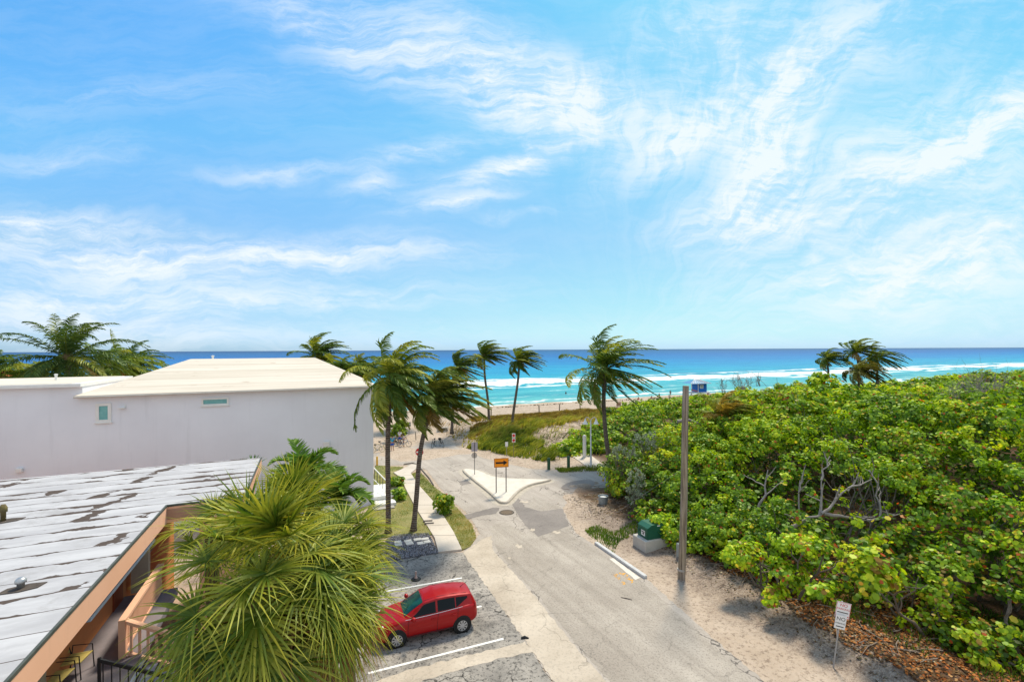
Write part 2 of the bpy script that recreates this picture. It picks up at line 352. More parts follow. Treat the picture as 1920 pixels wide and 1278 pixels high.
# sea
def sea():
    vs = np.concatenate([np.arange(92, 240, 2.0), np.geomspace(240, 60000, 40)])
    us = np.concatenate([-np.geomspace(60000, 300, 16), np.arange(-280, 700, 14.0), np.geomspace(720, 60000, 16)])
    UU, VV = np.meshgrid(us, vs)
    ZZ = -1.5+.0*UU
    for (v0, hgt, w) in ((113, .18, 3), (128, .22, 4), (158, .55, 4.5), (182, .45, 6)):
        ZZ += hgt*np.exp(-((VV-v0-fbm(UU, VV*0, 60, int(v0))*16)/w)**2)*(.3+1.2*noise2(UU, VV*0+v0, 45, 4))
    idx = np.arange(len(us)*len(vs)).reshape(len(vs), len(us))
    F = np.stack([idx[:-1, :-1], idx[:-1, 1:], idx[1:, 1:], idx[1:, :-1]], -1).reshape(-1, 4)
    me = bpy.data.meshes.new('sea'); me.from_pydata(np.stack([UU, VV, ZZ], -1).reshape(-1, 3).tolist(), [], F.tolist()); me.update()
    me.polygons.foreach_set('use_smooth', [True]*len(me.polygons))
    t = NT('sea_water'); p = t.pos(True); s = t.n('ShaderNodeSeparateXYZ', i_Vector=p); U, V = s.outputs[0], s.outputs[1]
    big = t.noise(t.scalev(p, (.35, 1, 1)), .012, 4, .6)
    lg = t.math('LOGARITHM', t.math('MAXIMUM', t.math('SUBTRACT', V, 88), 1.0), 10.0)     # V 98..10000 -> 1..4
    lg = t.math('ADD', t.math('DIVIDE', lg, 4.0), t.math('MULTIPLY', t.math('SUBTRACT', big, .5), .12))
    col = t.ramp(lg, [(.24, (.38, .50, .43)), (.33, (.11, .41, .41)), (.46, (.032, .37, .44)), (.56, (.006, .285, .47)), (.63, (.002, .19, .44)), (.72, (.001, .12, .36)), (.85, (.002, .09, .25)), (.97, (.002, .05, .16))])
    # water patches stretched along the shore, plus shaded wave faces put into the colour
    pat = t.noise(t.scalev(p, (.018, .10, 1)), 1.0, 6, .65)
    near = t.mrange(V, 420, 140); tex2 = t.noise(t.scalev(p, (.05, .22, 1)), 1.0, 7, .75)
    col = t.mix(t.mrange(tex2, .40, .60, 0, .8), col, t.mix(1.0, col, (.45, .72, .82), 'MULTIPLY'))
    col = t.mix(t.math('MULTIPLY', t.mrange(pat, .50, .64), t.math('ADD', t.math('MULTIPLY', near, .25), .4)), col, t.mix(1.0, col, (.25, .58, .72), 'MULTIPLY'))
    # breaking waves: foam lines at set distances from the beach
    wob = t.math('MULTIPLY', t.math('SUBTRACT', t.noise(t.scalev(p, (1, .15, 1)), .026, 6, .68), .5), 40.0)
    vw = t.math('ADD', V, wob)
    fn = t.noise(t.scalev(p, (.16, .55, 1)), 1.0, 8, .72)
    along = t.noise(t.scalev(p, (1, .03, 1)), .017, 3, .6)
    foam = None
    for (v0, wdt, am) in ((99.5, 3.2, 1.3), (107, 3.5, .6), (116, 4.5, .45), (128, 5, .4), (158, 10.5, 1.35), (170, 14, .7), (186, 7, .8), (146, 8, .55)):
        d = t.math('ABSOLUTE', t.math('SUBTRACT', vw if v0 > 105 else t.math('ADD', V, t.math('MULTIPLY', wob, .18)), v0))
        b = t.math('MULTIPLY', t.mrange(d, wdt, 0), am)
        foam = b if foam is None else t.math('MAXIMUM', foam, b)
    foam = t.math('MULTIPLY', foam, t.mrange(along, .28, .56, .45, 1.15))
    fm = t.mrange(t.math('SUBTRACT', foam, t.math('MULTIPLY', fn, .95)), -.08, .22)
    lace = t.math('MULTIPLY', t.mrange(t.noise(t.scalev(p, (.10, .7, 1)), 1.0, 7, .75), .58, .7), t.mrange(V, 190, 135))
    fm = t.math('MAXIMUM', fm, t.math('MULTIPLY', lace, .28))
    caps = t.math('MULTIPLY', t.mrange(t.noise(t.scalev(p, (.02, .10, 1)), 1.0, 8, .8), .655, .70), t.mrange(V, 1500, 300))
    fm = t.math('MAXIMUM', fm, t.math('MULTIPLY', caps, .5))
    col = t.mix(fm, col, (.74, .74, .73))
    wv = t.math('ADD', t.noise(t.scalev(p, (.10, .45, 1)), 1.0, 6, .65), t.math('MULTIPLY', t.noise(t.scalev(p, (.6, 1.6, 1)), 1.0, 4, .6), .3))
    t.pbr(col, t.mix(fm, (.34,)*3, (.9,)*3), 0, .025, t.bump(wv, .5, .9))
    o = link('sea', me, t.m); o.rotation_euler = (0, 0, TH); tag(o, 'turquoise sea with lines of surf', None, None, 'structure')
sea()
# ------------------------------------------------------------------ paving sheets
def catmull(pts, sub=4, closed=True):
    n = len(pts); out = []
    for i in range(n if closed else n-1):
        p0, p1, p2, p3 = (pts[(i+k) % n] if closed else pts[min(max(i+k, 0), n-1)] for k in (-1, 0, 1, 2))
        for s in range(sub):
            t = s/sub
            out.append(tuple(.5*((2*b)+(-a+c)*t+(2*a-5*b+4*c-d)*t*t+(-a+3*b-3*c+d)*t**3) for a, b, c, d in zip(p0, p1, p2, p3)))
    if not closed: out.append(tuple(pts[-1]))
    return out
def jitter_line(pts, amp, step=.16, seed=1, closed=True):
    rr = random.Random(seed); out = []
    n = len(pts)
    for i in range(n if closed else n-1):
        a, b = Vector(pts[i][:2]), Vector(pts[(i+1) % n][:2]); k = max(1, int((b-a).length/step)); k = min(k, 140)
        nn = Vector((-(b-a).y, (b-a).x)); nn = nn.normalized() if nn.length else nn
        for j in range(k): out.append(tuple(a.lerp(b, j/k)+nn*rr.uniform(-amp, amp)))
    return out
def sheet(name, pxs, z, mat, thick=None, jit=0.0, kind='structure', label=None, smooth=0):
    pts = [G(x, y, 0)[:2] for x, y in pxs]
    if smooth: pts = catmull(pts, smooth)
    if jit: pts = jitter_line(pts, jit)
    mb = MB()
    if thick: mb.prism(pts, z-thick, z)
    else:
        n = len(pts); a = sum(pts[i][0]*pts[(i+1) % n][1]-pts[(i+1) % n][0]*pts[i][1] for i in range(n))
        f = tuple(range(n)); mb.add([(p[0], p[1], z) for p in pts], [f if a > 0 else f[::-1]])
    o = mb.build(name, mat); tag(o, label, None, None, kind); return o
def asphalt(name, ca, cb, dark=(.05, .047, .045), crack=0.0, stain=.5, fine=30.0, speck=.35, scale=.35, streak=0.0):
    t = NT(name); p = t.pos()
    col = t.mix(t.ramp(t.noise(p, scale, 6, .65), [(.34, 0.0), (.66, 1.0)]), ca, cb)
    col = t.mix(t.math('MULTIPLY', t.mrange(t.noise(p, fine, 3, .8), .50, .64), speck), col, dark)
    st = t.mrange(t.noise(t.scalev(p, (1, 1, 1)), 1.4, 8, .72), .52, .68)
    col = t.mix(t.math('MULTIPLY', st, stain), col, tuple(x*.5 for x in ca))
    if streak:
        q_ = t.scalev(t.scalev(p, (1, 1, 1), (0, 0, -TH-R(4))), (1.5, .06, 1)); sk_ = t.noise(q_, 1.0, 6, .65)
        col = t.mix(t.mrange(sk_, .36, .66, 0, streak), col, t.mix(1.0, col, (.66, .65, .64), 'MULTIPLY'))
    if crack:
        wv = t.n('ShaderNodeTexNoise', i_Vector=p, i_Scale=1.5, i_Detail=4).outputs['Color']
        q = t.n('ShaderNodeVectorMath', operation='ADD'); t.set(q, 0, p); t.set(q, 1, wv)
        vr = t.n('ShaderNodeTexVoronoi', feature='DISTANCE_TO_EDGE', i_Vector=q.outputs[0], i_Scale=.42)
        cr = t.math('MULTIPLY', t.mrange(vr.outputs['Distance'], .016, .002), t.mrange(t.noise(p, .3, 3), .42, .55))
        col = t.mix(t.math('MULTIPLY', cr, crack), col, (.03, .028, .026))
    return t.pbr(col, .9, 0, .2, t.bump(t.noise(p, fine*1.5, 4, .7), .35, .02))
M_road = asphalt('old_road_asphalt', (.385, .335, .29), (.485, .425, .37), crack=.7, stain=.22, speck=.28, fine=9, streak=.4)
M_road2 = asphalt('road_asphalt', (.345, .298, .252), (.46, .405, .347), crack=.25, stain=.22, speck=.38, fine=13, scale=.22, streak=.5)
M_patch = asphalt('dark_asphalt_patch', (.20, .175, .16), (.29, .255, .23), stain=.16, speck=.25, crack=.25, fine=9)
M_strip = asphalt('worn_concrete_strip', (.43, .36, .285), (.57, .49, .40), stain=.26, speck=.20, crack=.3, scale=.4, fine=8)
M_lot = asphalt('weathered_parking_asphalt', (.19, .175, .16), (.42, .38, .335), stain=.7, speck=.75, crack=.95, fine=7, scale=.6, dark=(.03, .03, .03))
M_walk = asphalt('pale_sidewalk_concrete', (.52, .45, .38), (.64, .57, .49), stain=.18, speck=.10, crack=.15, fine=9)
M_island = pm('bleached_concrete', (.68, .62, .54), (.57, .51, .44), 1.6, .85, bump=.2, bscale=30)
M_paint = pm('white_road_paint', (.80, .79, .76), (.62, .61, .58), 9.0, .7)
sheet('road', [(1475, 1320), (1435, 1278), (1330, 1190), (1215, 1086), (1150, 1042), (1110, 1018), (1082, 1000), (1066, 975), (1055, 952), (1064, 940), (1090, 926), (1140, 912), (1200, 905), (1300, 902), (1420, 900), (1420, 874), (1300, 874), (1135, 879), (1060, 881), (1000, 879), (950, 869), (905, 858), (872, 844), (850, 834), (800, 832), (740, 842), (690, 852), (560, 856), (560, 875), (700, 873), (760, 871), (800, 880), (822, 910), (850, 940), (880, 965), (900, 1000), (868, 1035), (980, 1196), (1045, 1290), (1075, 1330)], .004, M_road, jit=.05)
sheet('road', [(1185, 1330), (1143, 1278), (1075, 1200), (1010, 1117), (957, 1060), (932, 1031), (926, 1006), (918, 986), (955, 975), (985, 962), (1000, 930), (1052, 950), (1060, 975), (1076, 1003), (1105, 1022), (1150, 1050), (1208, 1094), (1320, 1194), (1425, 1288), (1465, 1330)], .009, M_road2, jit=.05)
sheet('road_shoulder', [(868, 1036), (905, 1010), (921, 1004), (925, 1031), (950, 1060), (1003, 1117), (1068, 1200), (1136, 1278), (1180, 1330), (1075, 1330), (1046, 1290), (982, 1198)], .0135, M_strip, jit=.05)
sheet('road_patch', [(966, 925), (985, 950), (1015, 958), (1055, 953), (1061, 972), (1068, 985), (1040, 995), (1010, 1006), (985, 985), (968, 960), (955, 935)], .0135, M_patch, jit=.04)
sheet('road_patch', [(868, 966), (925, 951), (938, 952), (930, 963), (905, 966), (870, 975)], .0135, M_patch, jit=.04)
sheet('road_patch', [(1052, 914), (1070, 903), (1100, 899), (1115, 903), (1110, 912), (1085, 924), (1072, 927)], .0135, M_patch, smooth=3)
sheet('road_patch', [(862, 902), (878, 899), (884, 906), (866, 909)], .0135, M_patch)
sheet('road_patch', [(930, 962), (975, 955), (985, 975), (1000, 990), (985, 1000), (950, 980)], .0115, M_road, jit=.04)
for k, (x, y, w, h) in enumerate([(982, 941, 9, 2.5), (972, 1024, 7, 4), (1043, 998, 8, 3), (998, 993, 5, 3), (955, 1046, 4, 2.5)]):
    sheet('road_patch', [(x-w, y), (x-w*.3, y-h*1.1), (x+w*.2, y-h*.3), (x+w*.9, y-h*.8), (x+w, y+h*.5), (x+w*.1, y+h), (x-w*.5, y+h*.3)], .018, M_strip, jit=.05)
sheet('parking_lot', [(868, 1035), (925, 1115), (985, 1203), (1042, 1290), (1075, 1340), (560, 1340), (540, 1080), (700, 1045), (745, 1046), (822, 1037)], .010, M_lot, jit=.03)
sheet('parking_lot_repair', [(985, 1203), (935, 1215), (860, 1232), (760, 1258), (690, 1283), (640, 1300), (650, 1322), (760, 1285), (860, 1256), (930, 1236), (1000, 1222)], .0145, M_strip, jit=.05)
def mark(pa, pb, w=.11, z=.016):
    a, b = G(*pa), G(*pb); d = (b-a).normalized(); n = Vector((-d.y, d.x, 0))*w/2
    mb = MB(); mb.add([(a-n)[:2]+(z,) if 0 else ((a-n).x, (a-n).y, z), ((b-n).x, (b-n).y, z), ((b+n).x, (b+n).y, z), ((a+n).x, (a+n).y, z)], [(0, 1, 2, 3)])
    o = mb.build('parking_line', M_linepaint); tag(o, None, None, None, 'structure')
t = NT('worn_line_paint'); p_ = t.pos()
M_linepaint = t.pbr(t.mix(t.mrange(t.noise(p_, 9, 6, .75), .56, .68), (.80, .79, .76), (.32, .31, .30)), .8)
mark((690, 1262), (944, 1197)); mark((725, 1108), (866, 1083)); mark((742, 1172), (903, 1136))
# orange utility marks sprayed on the road
t = NT('orange_spray_paint'); p_ = t.pos()
sp = t.mrange(t.noise(p_, 6.5, 5, .7), .50, .56)
pb_ = t.n('ShaderNodeBsdfPrincipled', i_Base_Color=(.75, .36, .03, 1), i_Roughness=.9); tp = t.n('ShaderNodeBsdfTransparent')
mx = t.n('ShaderNodeMixShader', i_0=sp, i_1=tp.outputs[0], i_2=pb_.outputs[0]); t.t.links.new(mx.outputs[0], t.out.inputs[0])
for pts in ([(1150, 1078), (1156, 1074), (1164, 1083), (1160, 1087)], [(1160, 1074), (1168, 1071), (1190, 1089), (1184, 1093)], [(1164, 1090), (1170, 1088), (1175, 1094), (1168, 1096)]):
    sheet('spray_mark', pts, .0155, t.m)
sheet('sidewalk', [(773, 871), (788, 873), (775, 884), (770, 888), (782, 906), (788, 914), (812, 941), (830, 966), (851, 1000), (866, 1032), (822, 1037), (815, 1010), (790, 970), (775, 945), (762, 920), (755, 905), (745, 892), (738, 887), (755, 880)], .10, M_walk, thick=.14)
tj = pm('joint_dirt', (.12, .10, .085), rough=.95)
for (a, b) in [((741, 890), (772, 890)), ((755, 905), (783, 905)), ((764, 923), (797, 923)), ((776, 946), (816, 946)), ((800, 1003), (853, 1003)), ((784, 962), (827, 961)), ((794, 985), (840, 983))]:
    A, B = G(a[0], a[1], .1), G(b[0], b[1], .1); mb = MB(); d = (B-A).normalized(); n = Vector((-d.y, d.x, 0))*.018
    mb.add([A-n+Vector((0, 0, .004)), B-n+Vector((0, 0, .004)), B+n+Vector((0, 0, .004)), A+n+Vector((0, 0, .004))], [(0, 1, 2, 3)])
    tag(mb.build('sidewalk_joint', tj), None, None, None, 'structure')
# raised traffic island and its kerb
isl = [(867, 882), (880, 880.5), (900, 884), (925, 894), (950, 898), (985, 899), (1010, 900), (1034, 901), (1018, 906), (1000, 910), (985, 916), (972, 925), (962, 936), (953, 944), (943, 945), (933, 942), (915, 925), (890, 905), (872, 890)]
ipts = [G(x, y, 0)[:2] for x, y in isl]; ipts = catmull(ipts, 3)
c_ = Vector((sum(p[0] for p in ipts)/len(ipts), sum(p[1] for p in ipts)/len(ipts)))
ro = empty('traffic_island', (c_.x, c_.y, 0)); tag(ro, 'white concrete traffic island where the street forks', None, None, 'structure')
loc = [(p[0]-c_.x, p[1]-c_.y) for p in ipts]
def offset_poly(P, d):
    n = len(P); out = []
    for i in range(n):
        a, b, c = Vector(P[i-1]), Vector(P[i]), Vector(P[(i+1) % n]); t1 = (b-a).normalized(); t2 = (c-b).normalized()
        nn = Vector((-(t1+t2).y, (t1+t2).x)); nn = nn.normalized() if nn.length > 1e-6 else Vector((0, 0)); out.append(tuple(b+nn*d))
    return out
ar = sum(loc[i][0]*loc[(i+1) % len(loc)][1]-loc[(i+1) % len(loc)][0]*loc[i][1] for i in range(len(loc)))
inn = offset_poly(loc, .2 if ar > 0 else -.2)
gut = offset_poly(loc, -.38 if ar > 0 else .38)
MB().prism(inn, -.05, .16).build('slab', M_island, ro)
mb = MB(); n = len(loc); vs = [(x, y, z) for P, z in ((gut, .012), (loc, .02), (offset_poly(loc, .05 if ar > 0 else -.05), .15), (inn, .164)) for x, y in P]
fs = []
for k in range(3):
    for i in range(n):
        j = (i+1) % n; f = (k*n+i, k*n+j, k*n+n+j, k*n+n+i); fs.append(f if ar > 0 else f[::-1])
mb.add(vs, fs).build('kerb', pm('kerb_concrete', (.52, .46, .38), (.36, .31, .25), 3.0, .9, bump=.2), ro)
# low black-stained kerb by the corner verge
def kerb(name, pa, w, h, mat, label, cat, loc_z=0.0):
    P = [G(x, y, loc_z) for x, y in pa]; o = P[0].copy(); mb = MB()
    for a, b in zip(P[:-1], P[1:]):
        d = (b-a); L = d.length; ang = math.atan2(d.y, d.x); c = (a+b)/2-o
        mb.bbox((0, 0, 0), (L, w, h), .03); m = Matrix.Rotation(ang, 4, 'Z')
        for i in range(len(mb.v)-24, len(mb.v)): mb.v[i] = tuple(m @ Vector(mb.v[i])+Vector((c.x, c.y, h/2-.01)))
    x = mb.build(name, mat); x.location = o; return tag(x, label, cat)
kerb('kerb_edging', [(757, 871), (773, 868.5), (788, 873)], .12, .12, pm('stained_kerb', (.10, .085, .07), (.22, .19, .16), 3), 'dark stained kerb curving round the top of the sidewalk', 'kerb')
kerb('kerb_edging', [(788, 877), (806, 898), (813, 910)], .10, .10, MATS['stained_kerb'], 'dark straight kerb between the corner verge and the street', 'kerb')
kerb('concrete_kerb', [(1117, 1019), (1211, 1084)], .22, .15, pm('white_kerb_concrete', (.60, .60, .60), (.44, .43, .42), 2.5, .8, bump=.2), 'long white concrete kerb along the road below the green cabinet', 'kerb')
sheet('gutter', [(1142, 1047), (1150, 1046), (1200, 1083), (1192, 1087)], .0145, M_island, jit=.02)
sheet('concrete_pad', [(1066, 851), (1102, 848.5), (1136, 876), (1106, 878)], .05, M_walk, thick=.1)
sheet('garden_path', [(733, 913), (755, 914), (757, 921), (733, 922)], .06, M_walk, thick=.1)
# ------------------------------------------------------------------ plants
M_leaf = leaf_mat('sea_grape_leaf', .44, .45, .03, 1.38)
M_frond = leaf_mat('palm_frond', .28, .42, .03, 1.15); M_coco = leaf_mat('coconut_frond', .36, .42, .03, 1.35)
M_grass = leaf_mat('grass_blade', .35, .6, .02, 1.1)
M_silver = leaf_mat('silver_leaf', .15, .6, .02)
M_bark = pm('grey_bark', (.20, .165, .135), (.10, .08, .065), 7, .9, bump=.5)
M_dead = pm('bleached_deadwood', (.36, .32, .29), (.20, .17, .15), 6, .9, bump=.3)
def trunk_mat():
    t = NT('coconut_trunk'); p = t.pos(True); s = t.n('ShaderNodeSeparateXYZ', i_Vector=p)
    w = t.n('ShaderNodeTexWave', wave_type='BANDS', bands_direction='Z', i_Vector=p, i_Scale=2.3, i_Distortion=2.2, i_Detail=3).outputs['Fac']
    c = t.mix(t.ramp(w, [(.15, 0.0), (.55, 1.0)]), (.055, .042, .034), (.16, .125, .10))
    c = t.mix(t.mrange(t.noise(p, 5, 5, .7), .45, .7), c, (.21, .18, .15))
    return t.pbr(c, .92, 0, .15, t.bump(w, .6, .03))
M_trunk = trunk_mat()
def norm(a): return a/np.maximum(np.linalg.norm(a, axis=-1, keepdims=True), 1e-9)
def frond_quads(rb, base, az, el, L, wind, grav, rng, pairs=36, lw=1.0, leaf=.75, col=(.06, .12, .02), coltip=(.13, .17, .03), curl=.5, seg=10):
    d = np.array([math.cos(az)*math.cos(el), math.sin(az)*math.cos(el), math.sin(el)]); p = np.array(base, float); s = L/seg
    P = [p.copy()]; D = [d.copy()]
    for i in range(seg):
        t = (i+1)/seg
        d = d + (np.array(wind)*(.7+1.3*t)+np.array([0, 0, -1])*grav*(.25+1.4*t))*s/L*1.7
        d = d/np.linalg.norm(d); p = p+d*s; P.append(p.copy()); D.append(d.copy())
    P = np.array(P); D = np.array(D)
    # rachis: two crossing ribbons
    wv = np.linspace(.045, .008, seg+1)[:, None]
    sd_ = norm(np.cross(D, [0, 0, 1.0])); up = np.cross(sd_, D)
    rc = np.array(col)*.9+np.array([.06, .06, .01])
    rb.quads(strip_quads(P[None], (sd_*wv)[None]), rc); rb.quads(strip_quads(P[None], (up*wv)[None]), rc)
    # leaflets
    tt = np.repeat(np.linspace(.10, .995, pairs), 2)+rng.normal(0, .006, pairs*2); tt = np.clip(tt, .08, 1)
    sg = np.tile([1.0, -1.0], pairs)
    f = tt*seg; i0 = np.minimum(f.astype(int), seg-1); fr = (f-i0)[:, None]
    B = P[i0]*(1-fr)+P[i0+1]*fr; T = norm(D[i0]*(1-fr)+D[i0+1]*fr)
    S = norm(np.cross(T, [0, 0, 1.0])); Uv = np.cross(S, T)
    ln = leaf*np.sin(np.pi*np.clip(.12+.84*tt, 0, 1))**.55*rng.uniform(.8, 1.12, len(tt)); ln *= (1-.35*tt**3)
    fw = (.45+.75*tt)[:, None]
    dl = norm(S*sg[:, None]*1.0+T*fw+Uv*.25+rng.normal(0, .10, (len(tt), 3)))
    pts = [B]; d2 = dl.copy(); q = B.copy(); ns = 4
    for k in range(ns):
        d2 = norm(d2+(np.array(wind)*.8+np.array([0, 0, -1])*curl*(.35+.35*k))*(.5))
        q = q+d2*(ln/ns)[:, None]; pts.append(q.copy())
    LP = np.stack(pts, 1)
    wd = norm(np.cross(LP[:, -1]-LP[:, 0], Uv)+rng.normal(0, .25, (len(tt), 3)))
    prof = np.array([.55, 1.0, .9, .6, .08])*.038*(leaf/.75)*lw
    Q = strip_quads(LP, wd[:, None, :]*prof[None, :, None])
    mixf = np.repeat(np.clip(rng.uniform(-.15, .65, len(tt))+.3*tt, 0, 1), ns)[:, None]
    C = np.array(col)*(1-mixf)+np.array(coltip)*mixf
    C = C*rng.uniform(.75, 1.2, (len(tt), 1)).repeat(ns, 0)
    rb.quads(Q, C)
def coconut(name, label, base, path, crown_r, n=22, lw=1.0, wind=(.9, .15, .05), seed=1, pal=None, r0=.2, r1=.11, leaf=.8, group='coconut palms', els=(84, -38), grav=.75, curl=.5, pairs=34, cat='palm tree', nuts=True, azs=None):
    rng = np.random.default_rng(seed)
    pal = pal or [((.045, .085, .010), (.12, .16, .02)), ((.07, .12, .012), (.22, .24, .03)), ((.03, .065, .010), (.08, .12, .018)), ((.10, .14, .014), (.32, .30, .05))]
    root = empty(name, base, 0, label, cat, group); b = Vector(base)
    pts = [Vector(p)-b for p in path]; pts = [Vector(p) for p in catmull([tuple(p) for p in pts], 5, False)]
    m = len(pts); rad = [r0*1.55 if i == 0 else (r0*1.2 if i == 1 else r0+(r1-r0)*i/(m-1)) for i in range(m)]
    mb = MB(); mb.tube(pts, rad, 10); mb.build('trunk', M_trunk, root, True)
    top = np.array(pts[-1]); rb = Ribbons()
    for i in range(n):
        f = (i+.5)/n; el = R(els[0]+(els[1]-els[0])*f**.85+rng.normal(0, 5)); az = i*2.39996+rng.normal(0, .2) if azs is None else azs[i]
        L = crown_r*rng.uniform(.85, 1.1)*(.72+.5*math.sin(math.pi*min(.95, .15+.75*f)))
        c, ct = pal[rng.integers(len(pal))]
        if f > .88 and rng.random() < .7: c, ct = (.15, .10, .03), (.30, .20, .07)
        wk = rng.uniform(.75, 1.15)
        frond_quads(rb, top+np.array([math.cos(az), math.sin(az), .6])*.12, az, el, L, np.array(wind)*wk, grav*rng.uniform(.8, 1.2), rng, pairs, lw, leaf*rng.uniform(.85, 1.1), c, ct, curl)
    rb.build('crown', M_coco, root)
    # fibrous heart where the stalks meet
    mb = MB(); mb.lathe([(r1*.9, -.5), (r1*1.7, -.15), (r1*2.0, .1), (r1*1.3, .45), (.02, .75)], 10, top); mb.build('crown_shaft', pm('palm_fibre', (.16, .11, .05), (.09, .07, .03), 12, .9, bump=.4), root, True)
    return root
def gpt(px, py, z=0): return G(px, py, z)
# the two palms on the street corner
b1 = G(728, 1000); Y1 = b1.y
coconut('coconut_palm', 'tall straight coconut palm standing against the corner of the white building', b1, [b1, atY(728, 930, Y1), atY(727, 850, Y1), atY(729, 770, Y1), atY(735, 708, Y1)], 3.4, 42, .88, (.55, .1, .02), 33, r0=.17, r1=.14, els=(86, -70), grav=.95, curl=.8, pairs=58, leaf=.85)
b2 = G(775, 996); Y2 = b2.y
coconut('coconut_palm', 'leaning coconut palm with yellowish crown beside the sidewalk', b2, [b2, atY(781, 930, Y2), atY(787, 855, Y2), atY(799, 797, Y2+.2), atY(821, 750, Y2+.4)], 3.0, 42, .88, (.95, .1, .02), 5, r0=.17, r1=.12, els=(84, -32), grav=.8, curl=.7, pairs=58, leaf=.95,
        pal=[((.05, .09, .012), (.20, .20, .035)), ((.035, .075, .012), (.12, .15, .025)), ((.09, .12, .018), (.30, .27, .05))])
def far_palm(label, px, cpy, Y, zbase, path_px, r, n, seed, wind=(1.0, .2, .05), **kw):
    top = atY(px, cpy, Y); base = atY(path_px[0][0], path_px[0][1], Y) if path_px else Vector((top.x-.4, Y, zbase))
    mids = [atY(a, b, Y) for a, b in path_px[1:]]
    if not path_px: mids = [base.lerp(top, .5)+Vector((.15, 0, 0))]
    kw.setdefault('pairs', 52); kw.setdefault('leaf', .95); kw.setdefault('curl', .8)
    return coconut('coconut_palm', label, base, [base]+mids+[top], r, n+13, .95, wind, seed, **kw)
far_palm('slim coconut palm with the straighter trunk of the dune pair', 908, 668, 68, 0, [(917, 790), (915, 752), (909, 705)], 3.2, 20, 11, (1.1, .2, .12), r0=.2, r1=.13, els=(85, -32))
far_palm('slim coconut palm of the dune pair, its trunk leaning to the right', 974, 677, 63, 0, [(959, 803), (963, 770), (971, 715)], 2.9, 20, 12, (1.15, .2, .12), r0=.2, r1=.13, els=(85, -32))
far_palm('big windswept coconut palm behind the twin-headed street lamp', 1134, 692, 47, 0, [(1144, 869), (1137, 825), (1132, 760)], 5.1, 28, 14, (.72, .1, .14), r0=.24, r1=.19, els=(86, -50), leaf=1.25, pairs=46)
far_palm('coconut palm behind the leaning street palm, at the beach path', 860, 690, 62, 0, [(847, 813), (849, 770), (855, 725)], 3.3, 20, 15, (1.1, .2, .02), r0=.2, r1=.14)
far_palm('coconut palm on the sand behind the straight corner palm', 760, 706, 69, 0, [(745, 801), (748, 765), (752, 735)], 3.6, 20, 16, (.9, .2, 0), r0=.22, r1=.14)
far_palm('smaller of the two upright windblown palms rising from the thicket', 1550, 673, 78, 3, [(1553, 712), (1553, 695)], 3.2, 20, 17, (1.5, .2, .1), els=(80, -35))
far_palm('taller palm above the thicket with thin trunk bare below its crown', 1605, 660, 78, 3, [(1610, 715), (1610, 690)], 3.6, 22, 18, (1.5, .2, .15), els=(80, -25))
far_palm('palm bent right behind the tall thicket palm, fronds streaming seawards', 1643, 668, 82, 3, [(1645, 720), (1645, 690)], 4.6, 22, 19, (1.5, .2, -.18), els=(60, -40))
far_palm('low brownish palm under the tall thicket palm', 1612, 696, 72, 3, [(1610, 735), (1610, 720)], 3.6, 24, 20, (1.3, .1, -.25), pal=[((.10, .09, .02), (.22, .17, .04)), ((.07, .085, .015), (.16, .14, .03))], els=(75, -30))
far_palm('dry orange-brown palm half buried in the thicket beyond the pole', 1356, 783, 38, 2, [(1358, 860), (1356, 822)], 2.3, 16, 21, (.9, .3, .1), pal=[((.20, .13, .025), (.34, .24, .045)), ((.10, .13, .018), (.24, .24, .035))], els=(88, 10))
far_palm('large coconut palm with wide arching fronds behind the flat white roof', 128, 672, 39, 0, [(131, 900), (130, 780)], 4.9, 24, 22, (.22, .1, .05), r0=.24, r1=.2, els=(88, -42), leaf=1.0, pairs=44, grav=.9,
         pal=[((.030, .060, .012), (.085, .11, .02)), ((.05, .08, .012), (.2, .19, .03)), ((.02, .045, .012), (.05, .08, .018))])
far_palm('low coconut palm just right of the large palm behind the flat roof', 205, 688, 46, 0, [(207, 840), (206, 760)], 4.6, 20, 23, (.5, .1, 0), els=(60, -40))
far_palm('farther coconut palm between the low palm and the roof slope', 243, 686, 52, 0, [(245, 840), (244, 760)], 3.8, 20, 24, (.5, .1, 0), els=(70, -30))
far_palm('palm with bushy crown left of the large palm, low over the parapet', 62, 700, 44, 0, [(64, 840), (63, 760)], 3.6, 18, 25, (.3, .1, 0), els=(50, -40))
far_palm('palm cut by the photo edge above the terracotta roof', -18, 692, 46, 0, [(-18, 860), (-18, 760)], 3.0, 16, 30, (.3, .1, 0), els=(70, -30))
far_palm('coconut palm rising behind the right end of the white roof', 597, 668, 54, 0, [(600, 830), (599, 740)], 3.3, 22, 26, (.8, .1, .15), els=(88, -40))
far_palm('low palm crown just past the roof slope under the taller one', 640, 698, 50, 0, [(642, 830), (641, 760)], 2.8, 18, 27, (.8, .1, 0), els=(70, -40))
far_palm('small palm crown between the roof slope and the corner palm', 678, 694, 58, 0, [(680, 830), (679, 760)], 2.6, 18, 28, (.8, .1, 0), els=(70, -40))
